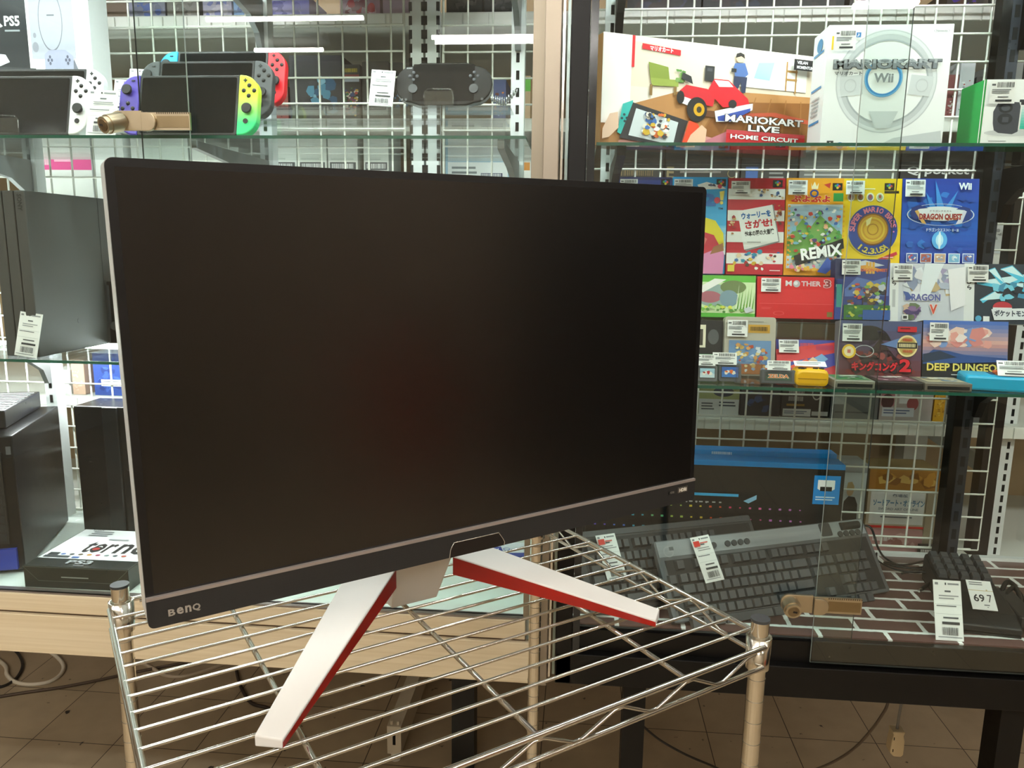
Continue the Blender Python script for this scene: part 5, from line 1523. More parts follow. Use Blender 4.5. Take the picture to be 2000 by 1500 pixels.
m.box((-.021, .006, .0278), (-.0085, .012, .0292), STICK).box((-.0178, .003, .0278), (-.0118, .016, .0292), STICK)
m.build('direction_pad', t)
for x in (.006, .0155):
    MB().cyl((x, .01, .0278), (x, .01, .0296), .0042, STICK, 12).build('button', t)
MB().box((-.022, -.0008, .012), (.022, .0004, .0135), mat('#b98a08', .4)).build('seam', t)
st = Art(.05, .017); st.rect(0, 0, 1, 1, CARD_WHITE); st.lines(.08, .2, .92, .8, 2, '#606468', 3); st.build('price_sticker', t, (0.0, .016, .0305), (-1.2, 0, .0))
t = thing('toy_console', 'bright cyan toy console lying on the shelf at the right edge', 'toy console', (at(1960, 745, 1.27).x + .012, 1.248, ZMS), (0, 0, RAD(-12)))
CY = mat('#12a3cf', 0.35)
MB().prism(rrect(-.075, 0, .075, .024, .006, 4), 0, .058, CY).build('console_shell', t, bevel=0.004)
m = MB().box((-.035, .022, .024), (.06, .05, .0245), mat('#1d4a78', .3)); m.build('screen_panel', t)
MB().prism(rrect(-.03, 0, -.004, .006, .003, 3), .018, .034, mat('#e0622c', .4)).build('orange_slider', t, (0, 0, .0242))
st = Art(.045, .026); st.rect(0, 0, 1, 1, CARD_WHITE); price_print(st, 39); st.build('price_sticker', t, (-.008, .004, .0255), (-.5, 0, .1))
easel('clear acrylic easel in front of the dark wide cartridge', at(1462, 735, 1.25).x, 1.247, ZM, 0.04, 0.04)

# ================================================================== black case, floor: keyboards, cartons, keypad
ZB = Z(-0.629)
KEYC = mat('#4c4d50', 0.5, noise=0.06, scale=200)
KEYD = mat('#434447', 0.5, noise=0.06, scale=200)
_KM = {}
def key_mesh(w, m):
    k = (round(w, 4), m.name)
    if k not in _KM:
        mb = MB()
        h = 0.0176
        b = [(-w / 2, 0, 0), (w / 2, 0, 0), (w / 2, h, 0), (-w / 2, h, 0)]
        i = 0.0019
        tp = [(-w / 2 + i, i * .8, .0078), (w / 2 - i, i * .8, .0078), (w / 2 - i, h - i * 1.3, .0088), (-w / 2 + i, h - i * 1.3, .0088)]
        mb.hexa(b + tp, m)
        _KM[k] = mb.build('key', None)
        _KM[k].hide_render = False
        return _KM[k], True
    return _KM[k], False
def key_at(parent, w, m, x, y, z):
    o, first = key_mesh(w, m)
    if not first:
        o = o.copy(); COL.objects.link(o)
    o.parent = parent
    o.location = (x, y, z)
    return o
def keyboard(label, p0, yaw, tilt, L, D, deck, deck2, full, group):
    """p0: front-left bottom corner; local x along the length, y towards the rear edge"""
    M = Matrix.Translation(p0) @ Matrix.Rotation(yaw, 4, 'Z') @ Matrix.Rotation(tilt, 4, 'X')
    t = thing('keyboard', label, 'keyboard', M.translation, M.to_euler(), group)
    MB().prism(rrect(0, 0, L, D, .005, 3), 0.0, 0.013, deck, 'z').build('keyboard_base', t, bevel=0.0015)
    T = 0.0132
    MB().box((.012, .006, .0125), (L - .008, D - (.036 if full else .016), .0133), mat('#1a1b1d', .6)).build('key_well', t)
    if full:
        pl = MB().box((0.004, D - .030, .013), (L - .004, D - .002, .0138), deck2)
        pl.build('brushed_top_plate', t)
        rl = MB().cyl((L - .058, D - .012, .016), (L - .018, D - .012, .016), .0075, mat('#2c2d30', .35, .3), 20)
        rl.build('volume_roller', t)
        MB().prism(rrect(L - .105, D - .027, L - .080, D - .002, .003, 2), .0138, .0145, mat('#3a3b3e', .4), 'z').build('wireless_panel', t)
        for x in list(.088 + .0135 * i for i in range(3)) + list(.144 + .0135 * i for i in range(4)) + list(L - .064 + .0135 * i for i in range(4)):
            yy = D - .019 if x < .3 else D - .026
            MB().cyl((x, yy, .0135), (x, yy, .0165), .0056, mat('#3b3c3f', .45), 16).build('round_button', t)
        lg = Art(.02, .02)
        lg.ring(.5, .5, .5, .5, .12, '#9a9ca0'); lg.rect(.5, .42, 1.0, .54, '#9a9ca0'); lg.rect(.62, .1, 1.05, .42, deck)
        lg.build('round_emblem', t, (.024, D - .031, .0135), (-PI / 2, 0, 0))
    else:
        MB().box((.004, D - .012, .013), (L - .004, D - .002, .0145), deck2).build('brushed_top_plate', t)
    x0 = .028 if full else .016
    pit = (L - x0 - .012 - .016) / 22.6
    yF = D - (.0555 if full else .040)
    R = .0188 if not full else .0192
    kw = pit - .0008
    # function row
    for blk, n in ((0, 1), (2, 4), (6.5, 4), (11, 4), (15.3, 3)):
        for i in range(n):
            key_at(t, kw, KEYD, x0 + pit * (blk + i + .5), yF, T)
    rows = [[1] * 13 + [2], [1.5] + [1] * 12 + [1.5], [1.75] + [1] * 11 + [2.25], [2.25] + [1] * 10 + [2.75], [1.25, 1.25, 1.25, 5.5, 1.25, 1.25, 1.25, 2]]
    for r, ks in enumerate(rows):
        y = yF - .0235 - R * r
        x = 0.0
        for u in ks:
            key_at(t, pit * u - .0008, KEYC, x0 + pit * (x + u / 2), y, T)
            x += u
        if r in (0, 1):
            for i in range(3):
                key_at(t, kw, KEYC, x0 + pit * (15.3 + i + .5), y, T)
        if r == 3:
            key_at(t, kw, KEYC, x0 + pit * 16.8, y, T)
        if r == 4:
            for i in range(3):
                key_at(t, kw, KEYC, x0 + pit * (15.3 + i + .5), y, T)
        if full or r < 2:
            for i in range(4 if r < 4 else 3):
                if r in (2,) and i == 3:
                    continue
                key_at(t, kw, KEYD, x0 + pit * (18.6 + i + .5), y, T)
    if full:
        MB().box((x0 - .022, .03, .013), (x0 - .008, D - .05, .0132), deck).build('macro_strip', t)
        for i in range(3):
            key_at(t, kw * .95, KEYD, .016, D - .079 - .022 * i, T - .002)
    return t, M
DECK = mat('#5d5f62', 0.42, 0.35, noise=0.06, scale=120)
PLATE = brushed('#85888c', '#979a9e', 0.35)
kp = Vector((0.1723, 1.2237, ZB)); kyaw = math.atan2(1.3963 - 1.2237, 0.5895 - 0.1723); ktilt = RAD(52)
kb1, KM1 = keyboard('dark grey full-size keyboard with a brushed top plate, leaning behind the brass lock', kp, kyaw, ktilt, 0.452, 0.142, DECK, PLATE, True, 'keyboards in the black case')
kb2, KM2 = keyboard('darker keyboard mostly hidden behind the brushed-plate one, by the wire rack', Vector((0.032, 1.238, ZB)), kyaw * .98, RAD(50), 0.37, 0.148, mat('#3a3b3d', .5), mat('#4a4b4e', .4), False, 'keyboards in the black case')
def tag_on(label, M, x, y, lean, w, h, seed):
    m = M @ Matrix.Translation((x, y, 0.0235)) @ Matrix.Rotation(-PI / 2, 4, 'X') @ Matrix.Rotation(lean, 4, 'Y')
    return price_tag(label, w, h, m.translation, m.to_euler(), seed, True)
tag_on('price tag with a red corner lying across the brushed-plate keyboard', KM1, 0.092, 0.058, RAD(-4), 0.038, 0.082, 41)
tag_on('price tag with a red corner on the darker keyboard, behind the wire rack edge', KM2, 0.06, 0.05, RAD(-2), 0.038, 0.085, 42)
BL = '#0d86d6'
def kbox_art(a):
    a.rect(0, 0, 1, 1, '#141618'); a.rect(0, 0, 1, .045, BL)
    a.rect(.0, .30, .60, .325, '#3fb0ea'); a.bars(.18, .375, .56, .392, '#b8bcc0', 3); a.poly([(.62, .36), (.67, .30), (.67, .34), (.64, .38)], '#8fc6ea')
    a.rect(.885, .10, .985, .36, BL); a.poly([(.90, .14), (.965, .14), (.965, .22), (.95, .24), (.915, .24), (.90, .22)], '#f2f5f7'); a.rect(.91, .2, .955, .24, '#16191c'); a.lines(.895, .29, .975, .335, 2, '#d8ecf8', 3)
    rr = random.Random(3)
    for r in range(6):
        for i in range(22):
            u = .03 + i * .0385 + r * .004
            if u > .86:
                continue
            f = min(1, u / .8)
            v = .42 + r * .10
            a.rect(u - .014, v - .036, u + .019, v + .046, '#1b1d20')
            c = ('#7a6af0', '#5f86f0', '#4fb4d8', '#6ac48a', '#a8c85a', '#d8c040', '#e0603a', '#e8487a', '#e060a8', '#c070c8')[min(9, int(f * 10))]
            k = rr.uniform(.5, 1)
            a.rect(u - .005 * k, v - .009 * k, u + .006 * k, v + .010 * k, c)
    for i, c in ((4, '#7f9ae8'), (5, '#5f86f0'), (6, '#58b4e0')):
        a.rect(.05 + i * .04, .66, .078 + i * .04, .72, c)
bx = dict(cat='carton', name='keyboard_carton')
gbox('black and blue keyboard carton with a lit keyboard printed on it, front one of two', 1144, 1643, 899, 1.475, ZB, 0.045, '#0f1215', kbox_art, group='keyboard cartons in the black case', top=BL, **bx)
def kbox2(a):
    a.rect(0, 0, 1, 1, '#141618'); a.rect(0, 0, 1, .06, BL); a.bars(.52, .014, .6, .038, '#d8ecf8', 2)
gbox('black and blue keyboard carton, rear one of two', 1130, 1626, 878, 1.535, ZB, 0.035, '#0f1215', kbox2, group='keyboard cartons in the black case', top=BL, **bx)
# one-hand keypad with palm rest
KPY = RAD(-8)
kx = 0.705
t = thing('keypad', 'black one-hand gaming keypad with a palm rest, beside the brass lock', 'keypad', (kx, 1.247, ZB), (0, 0, KPY))
pb = MB()
prof = [(0.0, 0.004), (0.0, 0.016), (0.03, 0.028), (0.09, 0.036), (0.13, 0.038), (0.212, 0.056), (0.219, 0.045), (0.219, 0.004)]
pb.prism(prof, -0.052, 0.045, mat('#191a1b', 0.5, noise=0.08, scale=300, bump=0.05), 'x')
pb.build('keypad_body', t, bevel=0.004, seg=3)
MB().prism([(0.0, 0.0), (0.0, 0.004), (0.219, 0.004), (0.219, 0.0)], -0.05, 0.043, mat('#0c0c0d', .6), 'x').build('rubber_base', t)
MB().prism(rrect(.045, .02, .075, .14, .008, 3), 0.008, 0.03, mat('#202124', .45), 'z').build('thumb_module', t, bevel=0.003)
sl = math.atan2(.058 - .038, .095)
for r in range(4):
    for c in range(5):
        o = key_at(t, 0.0155, KEYD, -.041 + c * .0185, .133 + r * .0193, .0395 + (r * .0195 + .005) * math.tan(sl))
        o.rotation_euler = (sl, 0, 0)
w, h, p = fit(1835, 1890, 1134, 1.222, ZB, RAD(22), 0.001)
price_tag('large standing price tag in front of the black keypad', w, h, p, (-RAD(22), 0, RAD(-2)), 43)
q = at(1916, 1192, 1.285); q0 = at(1893, 1192, 1.285); q1 = at(1940, 1192, 1.285)
a = Art((q1 - q0).x, 0.055)
a.box((-(q1 - q0).x / 2, -.0004, 0), ((q1 - q0).x / 2, .0004, .055), CARD_WHITE)
a.lines(.1, .06, .9, .2, 2, '#6a6d70', 2); a.rect(0, .34, 1, .36, '#c8b88a'); a.rect(.72, .30, .78, .34, '#c8b88a')
a.T('69', .14, .48, .58, .74, '#33353a', .02); a.T('7', .70, .48, .88, .74, '#33353a', .0); a.rect(.5, .82, .72, .86, '#7d8084'); a.rect(.6, .9, .66, .92, '#55585c')
o = a.build('price_tag', None, (q.x, 1.272, ZB + 0.034), (-RAD(52), 0, RAD(-6)))
tag(o, 'price tag reading 697 lying on the palm rest of the black keypad', 'price tag', TAGS)
# cables
def cable(name, label, pts, r, m, cat='cable', k=8, n=7, group=None):
    o = MB().tube(spline(pts, k), r, m, n).build(name)
    return tag(o, label, cat, group)
CAB = mat('#111112', 0.5)
B = lambda px, py, dz=0.004: onz(px, py, ZB + dz)
kc = [KM1 @ Vector((0.446, 0.13, -0.004)), at(1700, 1030, 1.47), at(1716, 1072, 1.45), B(1732, 1092), B(1765, 1107, .008), B(1800, 1108, .012), B(1850, 1097, .01), B(1886, 1100, .008), B(1892, 1115, .008), B(1860, 1118, .014), B(1800, 1112, .016), B(1745, 1105, .014), B(1728, 1098, .012), B(1770, 1103, .018), B(1830, 1092, .016), B(1880, 1106, .014), B(1845, 1122, .02), B(1790, 1116, .022), B(1760, 1120, .012)]
cable('usb_cable', 'bundled black cable behind the brushed-plate keyboard and the keypad', kc, 0.0021, CAB, group='cables in the black case')
cable('usb_cable', 'looser black cable ending in a plug, left of the keypad', [B(1712, 1080, .05), B(1716, 1096, .03), B(1752, 1113, .008), B(1795, 1118, .01), B(1826, 1112, .022), B(1829, 1120, .022), B(1822, 1132, .018), B(1812, 1142, .012)], 0.0019, CAB, group='cables in the black case')
d = (B(1790, 1158, .006) - B(1812, 1142, .012)).normalized()
s0 = B(1812, 1142, .012)
t = thing('usb_plug', 'slim black plug with a bare metal tip, left of the keypad', 'plug', s0)
MB().cyl((0, 0, 0), d * 0.022, 0.0035, CAB, 10).build('plug_grip', t)
MB().cyl(d * 0.022, d * 0.032, 0.0027, CHROME, 8).build('plug_tip', t)
cable('usb_cable', 'thick black cable coiled at the right of the keypad', [B(1950, 1190, .01), B(1958, 1150, .03), B(1970, 1136, .035), B(1985, 1150, .03), B(1992, 1175, .02), B(1978, 1190, .015), B(1965, 1168, .025), B(1978, 1148, .03), B(1996, 1165, .02), B(2010, 1195, .01)], 0.0042, CAB, group='cables in the black case')

# ================================================================== goods on the shelving behind the mesh
GR = 'goods on the shelving behind the wire mesh'
def rbox(label, xl, xr, yt, lev, side, art=None, Y=1.745, d=0.12, cat='carton', name='carton'):
    return gbox(label, xl, xr, yt, Y, Z(RSZ[lev]) + .0005, d, side, art, cat, name, GR)
def plain(c, blobs=None, word=None, wc='#e8e8e8', label=None, seed=1, pos=(.15, .1, .85, .3)):
    def f(a):
        a.rect(0, 0, 1, 1, c)
        if blobs:
            a.blobs(.05, .25, .95, .95, blobs, 22, .16, seed)
        if word:
            a.T(word, *pos, wc, .03)
        if label:
            a.rect(*label, '#eceef0'); u0, v0, u1, v1 = label
            a.lines(u0 + .04, v0 + (v1 - v0) * .25, u1 - .04, v1 - (v1 - v0) * .2, 2, '#7a7d82', seed)
    return f
# level 1 (upper)
rbox('brown carton at the upper left behind the mesh', 176, 246, -30, 1, '#7d6a5c', plain('#8a7566'))
rbox('lilac-grey carton with a blue blotch, upper left behind the mesh', 250, 322, -20, 1, '#8f8fa8', plain('#9a9ab4', ['#5f74c4', '#8888a6'], seed=2))
rbox('grey carton third from the upper left behind the mesh', 326, 388, -16, 1, '#8b8784', plain('#8f8b88', ['#a09a94', '#7d7874'], seed=3))
rbox('pale lilac carton left of the sky-blue one behind the mesh', 396, 452, -22, 1, '#a8a4bc', plain('#b0acc6', ['#7f86c4', '#c4c0d2'], seed=4))
rbox('sky-blue picture carton behind the highest white-case bracket', 456, 512, -26, 1, '#6a94cc', plain('#79a4da', ['#4f7fc4', '#a9c8ea', '#3f6ab0'], seed=5))
rbox('violet carton under the long black carton behind the mesh', 522, 604, -8, 1, '#6a62b8', plain('#7d78d0', ['#5f58b0', '#9a94e0'], seed=6))
rbox('pink and red carton behind the mesh, left of the twin slotted uprights', 664, 742, -12, 1, '#a87a94', plain('#b892a8', ['#c8323f', '#d8b4c4', '#8a3a4a'], seed=7))
rbox('mauve carton right beside the twin slotted uprights', 748, 800, -10, 1, '#9a8494', plain('#ac94a8'))
rbox('black wrapped bag behind the mesh, left part above the oval handheld', 872, 942, -24, 1, '#2b2a2a', plain('#343232', ['#4a4745', '#262424', '#5a5654'], seed=8))
rbox('black wrapped bag behind the mesh, right part above the oval handheld', 946, 1014, -22, 1, '#262526', plain('#2e2d2e', ['#454343', '#201f20'], seed=9))
# level 2
rbox('black carton with a blue and white print behind the red controller', 566, 668, 108, 2, '#24242a', plain('#2a2a30', ['#3a3a40', '#4f96b8', '#8ac0d8', '#2a5a80', '#1f1f24'], seed=10))
rbox('slim dark carton with a multicolour panel and yellow lettering behind the mesh', 671, 704, 126, 2, '#2a2824', lambda a: (a.rect(0, 0, 1, 1, '#2f2c28'), a.bars(.1, .07, .9, .14, '#d8c040', 3), a.rect(.05, .18, .95, .24, '#8a3a34'), a.rect(.05, .25, .95, .31, '#b8c0d0'), a.blobs(.02, .36, .98, .98, ['#c84a3a', '#d8b04a', '#4a7a48', '#e8e0d0', '#3a4a80', '#8a4a6a'], 70, .16, 11)))
rbox('dark grey carton behind the price tag of the oval handheld', 708, 760, 120, 2, '#34332f', plain('#3a3935', ['#45433f', '#2e2d2a'], seed=12))
rbox('dark carton with a small blue patch beside the twin uprights', 763, 802, 122, 2, '#2e2e2c', plain('#363532', ['#5a7aa0', '#2a2a28'], seed=13))
rbox('red and brown carton behind the red controller', 540, 563, 168, 2, '#8a3a38', plain('#a04a44', ['#c87a70', '#6a2a2a'], seed=14))
rbox('blue and orange small carton right of the oval handheld', 962, 988, 154, 2, '#3a4a78', plain('#4a5a90', ['#d07a3a', '#6a3a30', '#7a94c8'], seed=15))
rbox('green-topped small carton at the right post of the white case', 1016, 1036, 148, 2, '#c8a47a', lambda a: (a.rect(0, 0, 1, 1, '#d0b090'), a.rect(0, .05, 1, .35, '#6ac04a')))
# level 3
rbox('white carton with a pink band behind the tall grey console', 74, 183, 282, 3, '#e6e8e6', lambda a: (a.rect(0, 0, 1, 1, '#e4e6e2'), a.rect(0, .10, 1, .26, '#d8508e'), a.bars(.04, .14, .3, .21, '#f8d8e6', 3), a.lines(.35, .15, .8, .21, 1, '#f0b0cc', 2)))
rbox('white glare built as a plain carton between the grey console and monitor corner', 186, 246, 268, 3, '#f0f2f0', plain('#eef0ee', None, None, label=(.1, .7, .8, .85)))  # stands in for a white glare, brightness put into the carton colour
rbox('white carton with a grey lid behind the monitor corner', 262, 372, 284, 3, '#dcdedb', plain('#dcdeda'))
rbox('white carton seen over the middle of the monitor edge', 376, 470, 288, 3, '#d2d4cf', plain('#d4d6d0'))
for i, (xl, xr, c) in enumerate(((524, 582, '#cfd3cf'), (585, 640, '#c8ccc6'), (643, 700, '#d2d4d0'), (712, 760, '#c9cdc9'))):
    nm = ('first', 'second', 'third', 'fourth')[i]
    rbox('pale carton with dark lettered strip above the monitor, %s of four from left' % nm, xl, xr, 290, 3, c, (lambda cc, k: lambda a: (a.rect(0, 0, 1, 1, cc), a.rect(.06, .14, .94, .22, '#4c5052'), a.bars(.12, .155, .88, .205, '#e4e6e6', k), a.lines(.1, .3, .9, .36, 2, '#9aa09c', k)))(c, i + 2))
rbox('white sheet-fronted carton with a light blue frame, below the oval handheld', 870, 996, 308, 3, '#9cc0d8', lambda a: (a.rect(0, 0, 1, 1, '#a4c8de'), a.rect(.04, .05, .96, 1, '#e6eaec'), a.lines(.1, .1, .5, .26, 3, '#7a8288', 4), a.rect(.55, .17, .88, .22, '#3a4a6a'), a.bars(.56, .175, .87, .215, '#e8eaee', 4)))
rbox('white carton with an orange corner beside the white case post', 1014, 1036, 312, 3, '#e8e8e6', lambda a: (a.rect(0, 0, 1, 1, '#ecece8'), a.rect(.1, .03, .9, .12, '#d89040')))
# right side, level 3: dark figure cartons above the small game boxes
def dark(word=None, wc='#b8a888', extra=None, seed=1):
    def f(a):
        a.rect(0, 0, 1, 1, '#2f2e2d'); a.blobs(0, .2, 1, 1, ['#3a3836', '#282726', '#353331'], 14, .2, seed)
        if word:
            a.T(word, .08, .05, .92, .16, wc, .02)
        if extra:
            extra(a)
    return f
rbox('dark carton with faint gold lettering above the navy game box', 1206, 1292, 318, 3, '#2c2a28', dark(None, None, lambda a: a.bars(.05, .06, .8, .15, '#7d6a4a', 2), 2), d=.14)
rbox('dark carton with a gold monogram above the bright blue game box', 1296, 1440, 316, 3, '#2d2c2a', dark(None, None, lambda a: (a.T('E', .02, .05, .12, .19, '#8a7a58', .02), a.lines(.2, .1, .8, .16, 1, '#77706a', 3), a.ring(.9, .13, .06, .05, .008, '#9a8a60')), 3), d=.14)
rbox('dark carton with a small blue label above the striped game box', 1443, 1552, 318, 3, '#2b2b2b', dark(None, None, lambda a: (a.rect(.08, .04, .30, .2, '#3a5a94'), a.lines(.5, .06, .8, .2, 3, '#8a8a88', 3)), 4), d=.14)
rbox('grey carton with pale lettering lines above the orange-yellow game box', 1556, 1748, 317, 3, '#5a5a58', lambda a: (a.rect(0, 0, 1, 1, '#626260'), a.lines(.05, .04, .95, .22, 4, '#a8a8a4', 5)), d=.14)
rbox('dark figure carton with large thin white lettering above the blue game box', 1752, 1896, 316, 3, '#262626', dark('Q posket', '#d8d8d6', None, 6), d=.14)
rbox('red-brown carton between the blue game box and the black upright', 1899, 1932, 314, 3, '#5a3a34', plain('#6a463e', ['#8a5a48', '#4a2e2a'], seed=16), d=.14)
# right side, level 1 and 2
rbox('long black wrapped goods at the top of the black case, left part', 1226, 1370, -40, 1, '#1c1a1c', plain('#201e22', ['#2c2a30', '#34304a', '#3a2a2c'], seed=17), d=.14)
rbox('long black wrapped goods at the top of the black case, middle part', 1374, 1510, -40, 1, '#1a1a1e', plain('#1f2026', ['#2a3044', '#3a2a30', '#26262e'], seed=18), d=.14)
rbox('long black wrapped goods at the top of the black case, right part', 1514, 1650, -40, 1, '#1c1b1c', plain('#232223', ['#30302e', '#3a3432'], seed=19), d=.14)
rbox('dark brown carton above the steering-wheel box', 1660, 1790, -24, 1, '#3a3432', plain('#403a38', ['#54463e', '#2e2a2a'], seed=20), d=.14)
rbox('brown carton with a violet edge left of the black upright', 1850, 1930, -22, 1, '#453a38', plain('#4a3e3a', ['#5a3ab0', '#6a4a3a', '#3a302e'], seed=21), d=.14)
rbox('silver wrapped tube-shaped pack right of the steering-wheel box', 1872, 1900, 118, 2, '#c8ccd0', plain('#d0d4d8', ['#eef2f4', '#9aa0a6', '#b04a4a'], seed=22), d=.05)
rbox('red and grey wrapped pack at the right edge of the steering-wheel box', 1848, 1869, 146, 2, '#7a4444', plain('#8a5050', ['#c8c0bc', '#5a3030'], seed=23), d=.05)
rbox('dark carton left of the green-spined gamepad box', 1903, 1930, 150, 2, '#3c3a3a', plain('#444242', ['#5a5654', '#2e2c2c'], seed=24), d=.08)
rbox('pale grey carton at the right edge, behind the upper black bracket', 1938, 1992, 352, 3, '#b4b6b6', plain('#bcbebe', ['#8a8c8c', '#d8dada'], seed=41), d=.14)
rbox('grey carton at the right edge, behind the black upright above the gamepad box', 1944, 1996, 120, 2, '#8c8e8e', plain('#969898', ['#6f7070', '#aeb0b0'], seed=42), d=.14)
rbox('grey-white carton at the right edge, top row behind the mesh', 1940, 2006, -20, 1, '#8f9090', plain('#a0a2a2', ['#7a7c7c', '#b8baba'], seed=43), d=.14)
# level 4: row just above the white price rail
rbox('blue carton with a white label behind the tall dark console', 183, 241, 690, 4, '#2f4a9c', plain('#36529f', ['#4a6ac0', '#2a4086'], label=(.25, .62, .98, .78), seed=25))
rbox('beige bottle-shaped pack left of the blue carton behind the mesh', 141, 165, 702, 4, '#c8a890', plain('#d0b09a', ['#e0c4b0'], seed=26))
rbox('white carton lying behind the slotted upright at the lower left', 100, 138, 722, 4, '#d8dad8', plain('#dfe1df'))
rbox('olive and white carton right of the monitor under the glass shelf', 1366, 1444, 742, 4, '#8a9a5a', lambda a: (a.rect(0, 0, 1, 1, '#a8b078'), a.rect(0, .55, 1, 1, '#dfe3e4'), a.ell(.6, .34, .26, .14, '#2f3a4a'), a.lines(.06, .66, .45, .9, 3, '#5a626a', 6), a.lines(.5, .62, .94, .8, 2, '#3a4a5a', 7)))
rbox('black carton with a blue patch right of the olive one', 1447, 1524, 744, 4, '#1a1c22', plain('#1f222a', ['#2a4a80', '#20242e', '#1a2c50'], seed=27))
rbox('black carton with white block lettering and a white label strip', 1527, 1620, 746, 4, '#1e1d1c', lambda a: (a.rect(0, 0, 1, 1, '#24221f'), a.bars(.14, .24, .46, .37, '#c8c8c6', 5), a.bars(.14, .41, .46, .54, '#c8c8c6', 6), a.rect(.1, .62, .48, .68, '#a8862c'), a.rect(.03, .76, .62, .97, '#e4e6e8'), a.rect(.64, .82, .98, .94, '#d0d2d4'), a.lines(.06, .82, .58, .92, 2, '#5a6a8a', 3), a.ring(.72, .3, .1, .2, .02, '#c8c8c4')))
rbox('grey clear-fronted carton with a small white card', 1623, 1716, 748, 4, '#77787a', lambda a: (a.rect(0, 0, 1, 1, '#808284'), a.rect(.06, .2, .3, .6, '#c8ccce'), a.lines(.1, .8, .9, .88, 1, '#55585a', 3)))
rbox('pink and white figure carton with a white label strip', 1719, 1822, 748, 4, '#b8a8a4', lambda a: (a.rect(0, 0, 1, 1, '#c4b8b4'), a.rect(.02, .1, .3, .62, '#d08a94'), a.rect(.36, .0, .6, .55, '#f2f4f6'), a.ell(.14, .5, .12, .2, '#5a3a3a'), a.ell(.62, .55, .11, .18, '#a85a5a'), a.rect(.05, .66, .66, .9, '#e2e6ee'), a.lines(.08, .72, .62, .86, 2, '#6a7aa0', 3)))
rbox('yellow carton left of the black upright above the white price rail', 1825, 1850, 748, 4, '#e0a82c', plain('#e2ac30', ['#f0c860', '#b8842a'], seed=28))
rbox('dark grey carton right of the black upright above the white price rail', 1888, 1950, 750, 4, '#5a5a5a', plain('#666666', ['#7a7a7a', '#4a4a4a'], seed=29))
# level 5: cartons low behind the mesh
def figure_art(a):
    a.rect(0, 0, 1, 1, '#d4d8de'); a.rect(0, 0, 1, .1, '#a8a8ac')
    a.ell(.40, .30, .13, .06, '#dcb894'); a.poly([(.26, .29), (.30, .21), (.45, .2), (.55, .25), (.54, .31), (.45, .27)], '#c8a878'); a.poly([(.2, .42), (.36, .36), (.6, .37), (.72, .45), (.74, .62), (.60, .66), (.58, .98), (.24, .98), (.26, .7), (.18, .6)], '#25262b'); a.ell(.68, .66, .06, .03, '#d8b494')
rbox('white carton printed with a fair-haired person in a black coat, beside the keyboard carton', 1636, 1688, 905, 5, '#c9ccd2', figure_art, Y=1.72, d=.07)
def golden_art(a):
    a.rect(0, 0, 1, 1, '#c0b49c'); a.rect(0, 0, 1, .24, '#a8742c'); a.blobs(0, 0, 1, .24, ['#c8923a', '#8a5a20', '#d8b060'], 16, .16, 31)
    a.rect(.04, .26, .80, .66, '#dfe0dc'); a.T('劇場版', .34, .29, .56, .33, '#6a7480', .02); a.T('ソードアート・オンライン', .08, .36, .80, .44, '#5a86a4', .04); a.T('SWORD ART ONLINE', .16, .46, .72, .49, '#7a848c', .02); a.lines(.2, .53, .66, .6, 2, '#6a6e74', 4)
    a.rect(.02, .68, .82, .71, '#c83a34'); a.rect(0, .72, .82, 1, '#b88a88'); a.bars(.12, .8, .4, .87, '#f2f2f2', 5); a.blobs(.3, .74, .8, .98, ['#a87470', '#d0a8a4'], 10, .1, 32); a.rect(.82, .26, 1, 1, '#a0937c')
rbox('tall amber-topped carton with blue title lettering behind the mesh', 1692, 1832, 918, 5, '#a8905e', golden_art, Y=1.742, d=.1)
rbox('low dark carton with white lettering left of the black upright', 1796, 1838, 1066, 5, '#3a3634', lambda a: (a.rect(0, 0, 1, 1, '#45403c'), a.bars(.05, .4, .95, .75, '#e8e8e6', 3)), Y=1.724, d=.012)
# white-case: long black carton on the highest glass shelf, seen from below
t = thing('game_carton', 'long black carton with white lettering underneath, on the highest glass shelf of the white case', 'carton', (-0.395, 1.40, Z(LSH['upper'])), (0, 0, 0))
MB().box((-0.22, 0, 0), (0.15, 0.13, 0.12), ink('#151516')).build('carton', t, bevel=0.002)
a = Art(.37, .13)
a.rect(0, 0, 1, 1, '#171718')
for i in range(4):
    a.poly([(.08 + i * .22, .62), (.24 + i * .22, .62), (.28 + i * .22, .94), (.14 + i * .22, .94)], '#c8cac8')
a.build('bottom_print', t, (-.035, 0.13, -.0001), (PI / 2, 0, 0))

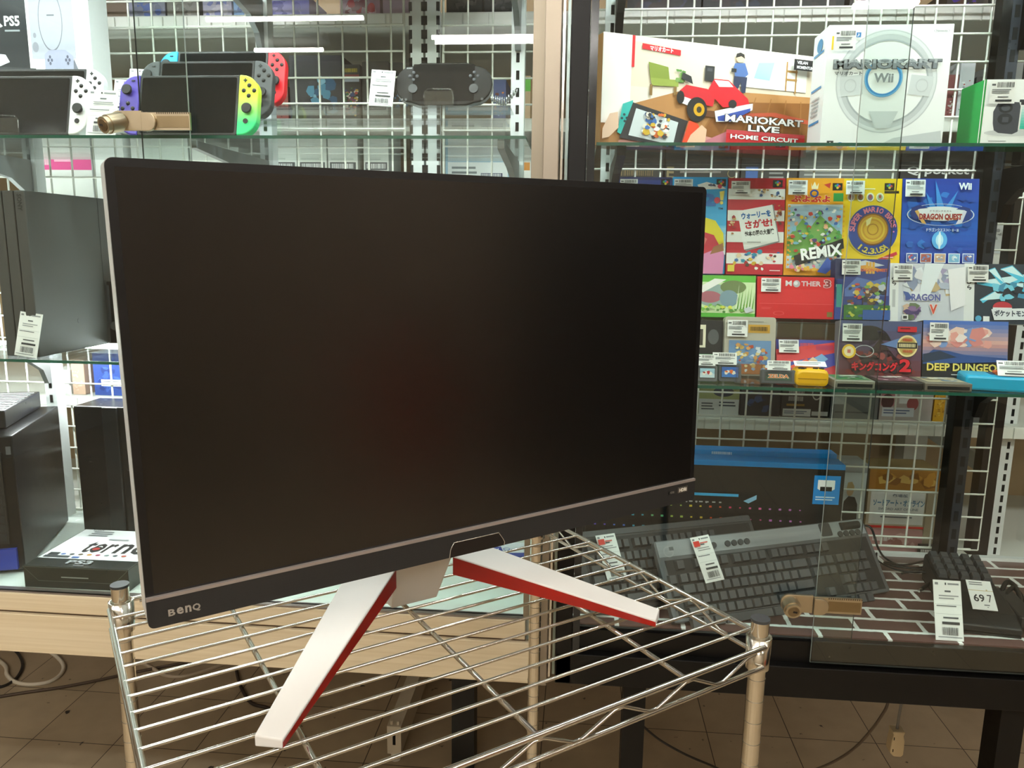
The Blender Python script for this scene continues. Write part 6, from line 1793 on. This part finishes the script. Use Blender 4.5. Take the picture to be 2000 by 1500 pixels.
# ================================================================== things under the showcases
F = lambda px, py, z=0.005: onz(px, py, z)
cable('floor_cable', 'white cable looped on the floor under the left case', [F(-20, 1278), F(10, 1300), F(14, 1318), F(30, 1332), F(60, 1337), F(95, 1332), F(118, 1318), F(124, 1300), F(112, 1284), F(90, 1268), F(60, 1255)], 0.0075, mat('#d6ccb8', 0.45), group='cables under the cases')
cable('floor_cable', 'thin black cable curving beside the white loop on the floor', [F(20, 1262), F(38, 1280), F(44, 1300), F(34, 1322), F(12, 1338), F(-15, 1345)], 0.0055, mat('#1a1512', 0.5), group='cables under the cases')
cable('floor_cable', 'twisted dark cord running across the floor tiles at the lower left', [F(-20, 1364), F(40, 1354), F(110, 1344), F(180, 1331), F(240, 1318), F(330, 1300), F(420, 1285)], 0.006, mat('#4a3a2a', 0.6), group='cables under the cases')
cable('floor_cable', 'pale cable behind the left pole of the wire rack', [F(276, 1294), F(300, 1306), F(320, 1318), F(350, 1322), F(385, 1315), F(420, 1303), F(450, 1292)], 0.007, mat('#b8a890', 0.5), group='cables under the cases')
cable('floor_cable', 'dark brown cable trailing behind the wire rack deck', [F(462, 1310), F(470, 1340), F(490, 1372), F(520, 1382), F(560, 1396), F(580, 1420)], 0.006, mat('#33261c', 0.6), group='cables under the cases')
RCW = mat('#c9b48e', 0.45)
tx = at(1752, 1424, 1.45)
t = thing('socket_tap', 'cream plug socket hanging on a grey cord under the black case', 'power socket', tx)
MB().tube([(0, 0, 0), (0.001, 0, .03), (.003, 0, .06), (.004, .0, (Z(-.7295) - tx.z))], 0.0028, mat('#6f6a62', 0.5), 8).build('cord', t)
MB().prism([(-.0125, 0.001), (-.010, -.006), (-.0125, -.02), (-.0135, -.046), (-.006, -.054), (.008, -.054), (.0125, -.049), (.0125, -.02), (.0095, -.008), (.012, 0.001)], -.012, .012, RCW).build('socket_body', t, bevel=0.002)
m = MB()
for z in (-.014, -.040):
    m.box((-.0095, -.0126, z - .003), (-.008, -.0118, z + .003), DARK_SLOT)
m.build('socket_slot', t)
G5 = lambda px, py, Y: at(px, py, Y)
cable('power_cord', 'brown-grey cord curving down from the underside of the black case', [G5(1735, 1370, 1.5), G5(1728, 1388, 1.5), G5(1700, 1428, 1.52), G5(1660, 1468, 1.55), G5(1600, 1500, 1.6), G5(1500, 1530, 1.7)], 0.003, mat('#5a4c3c', 0.5), group='cables under the cases')
cable('power_cord', 'thin dark cord drooping behind the right pole of the wire rack', [G5(1258, 1420, 1.6), G5(1290, 1446, 1.6), G5(1340, 1474, 1.6), G5(1400, 1500, 1.62), G5(1460, 1530, 1.66)], 0.0028, mat('#2a221b', 0.5), group='cables under the cases')
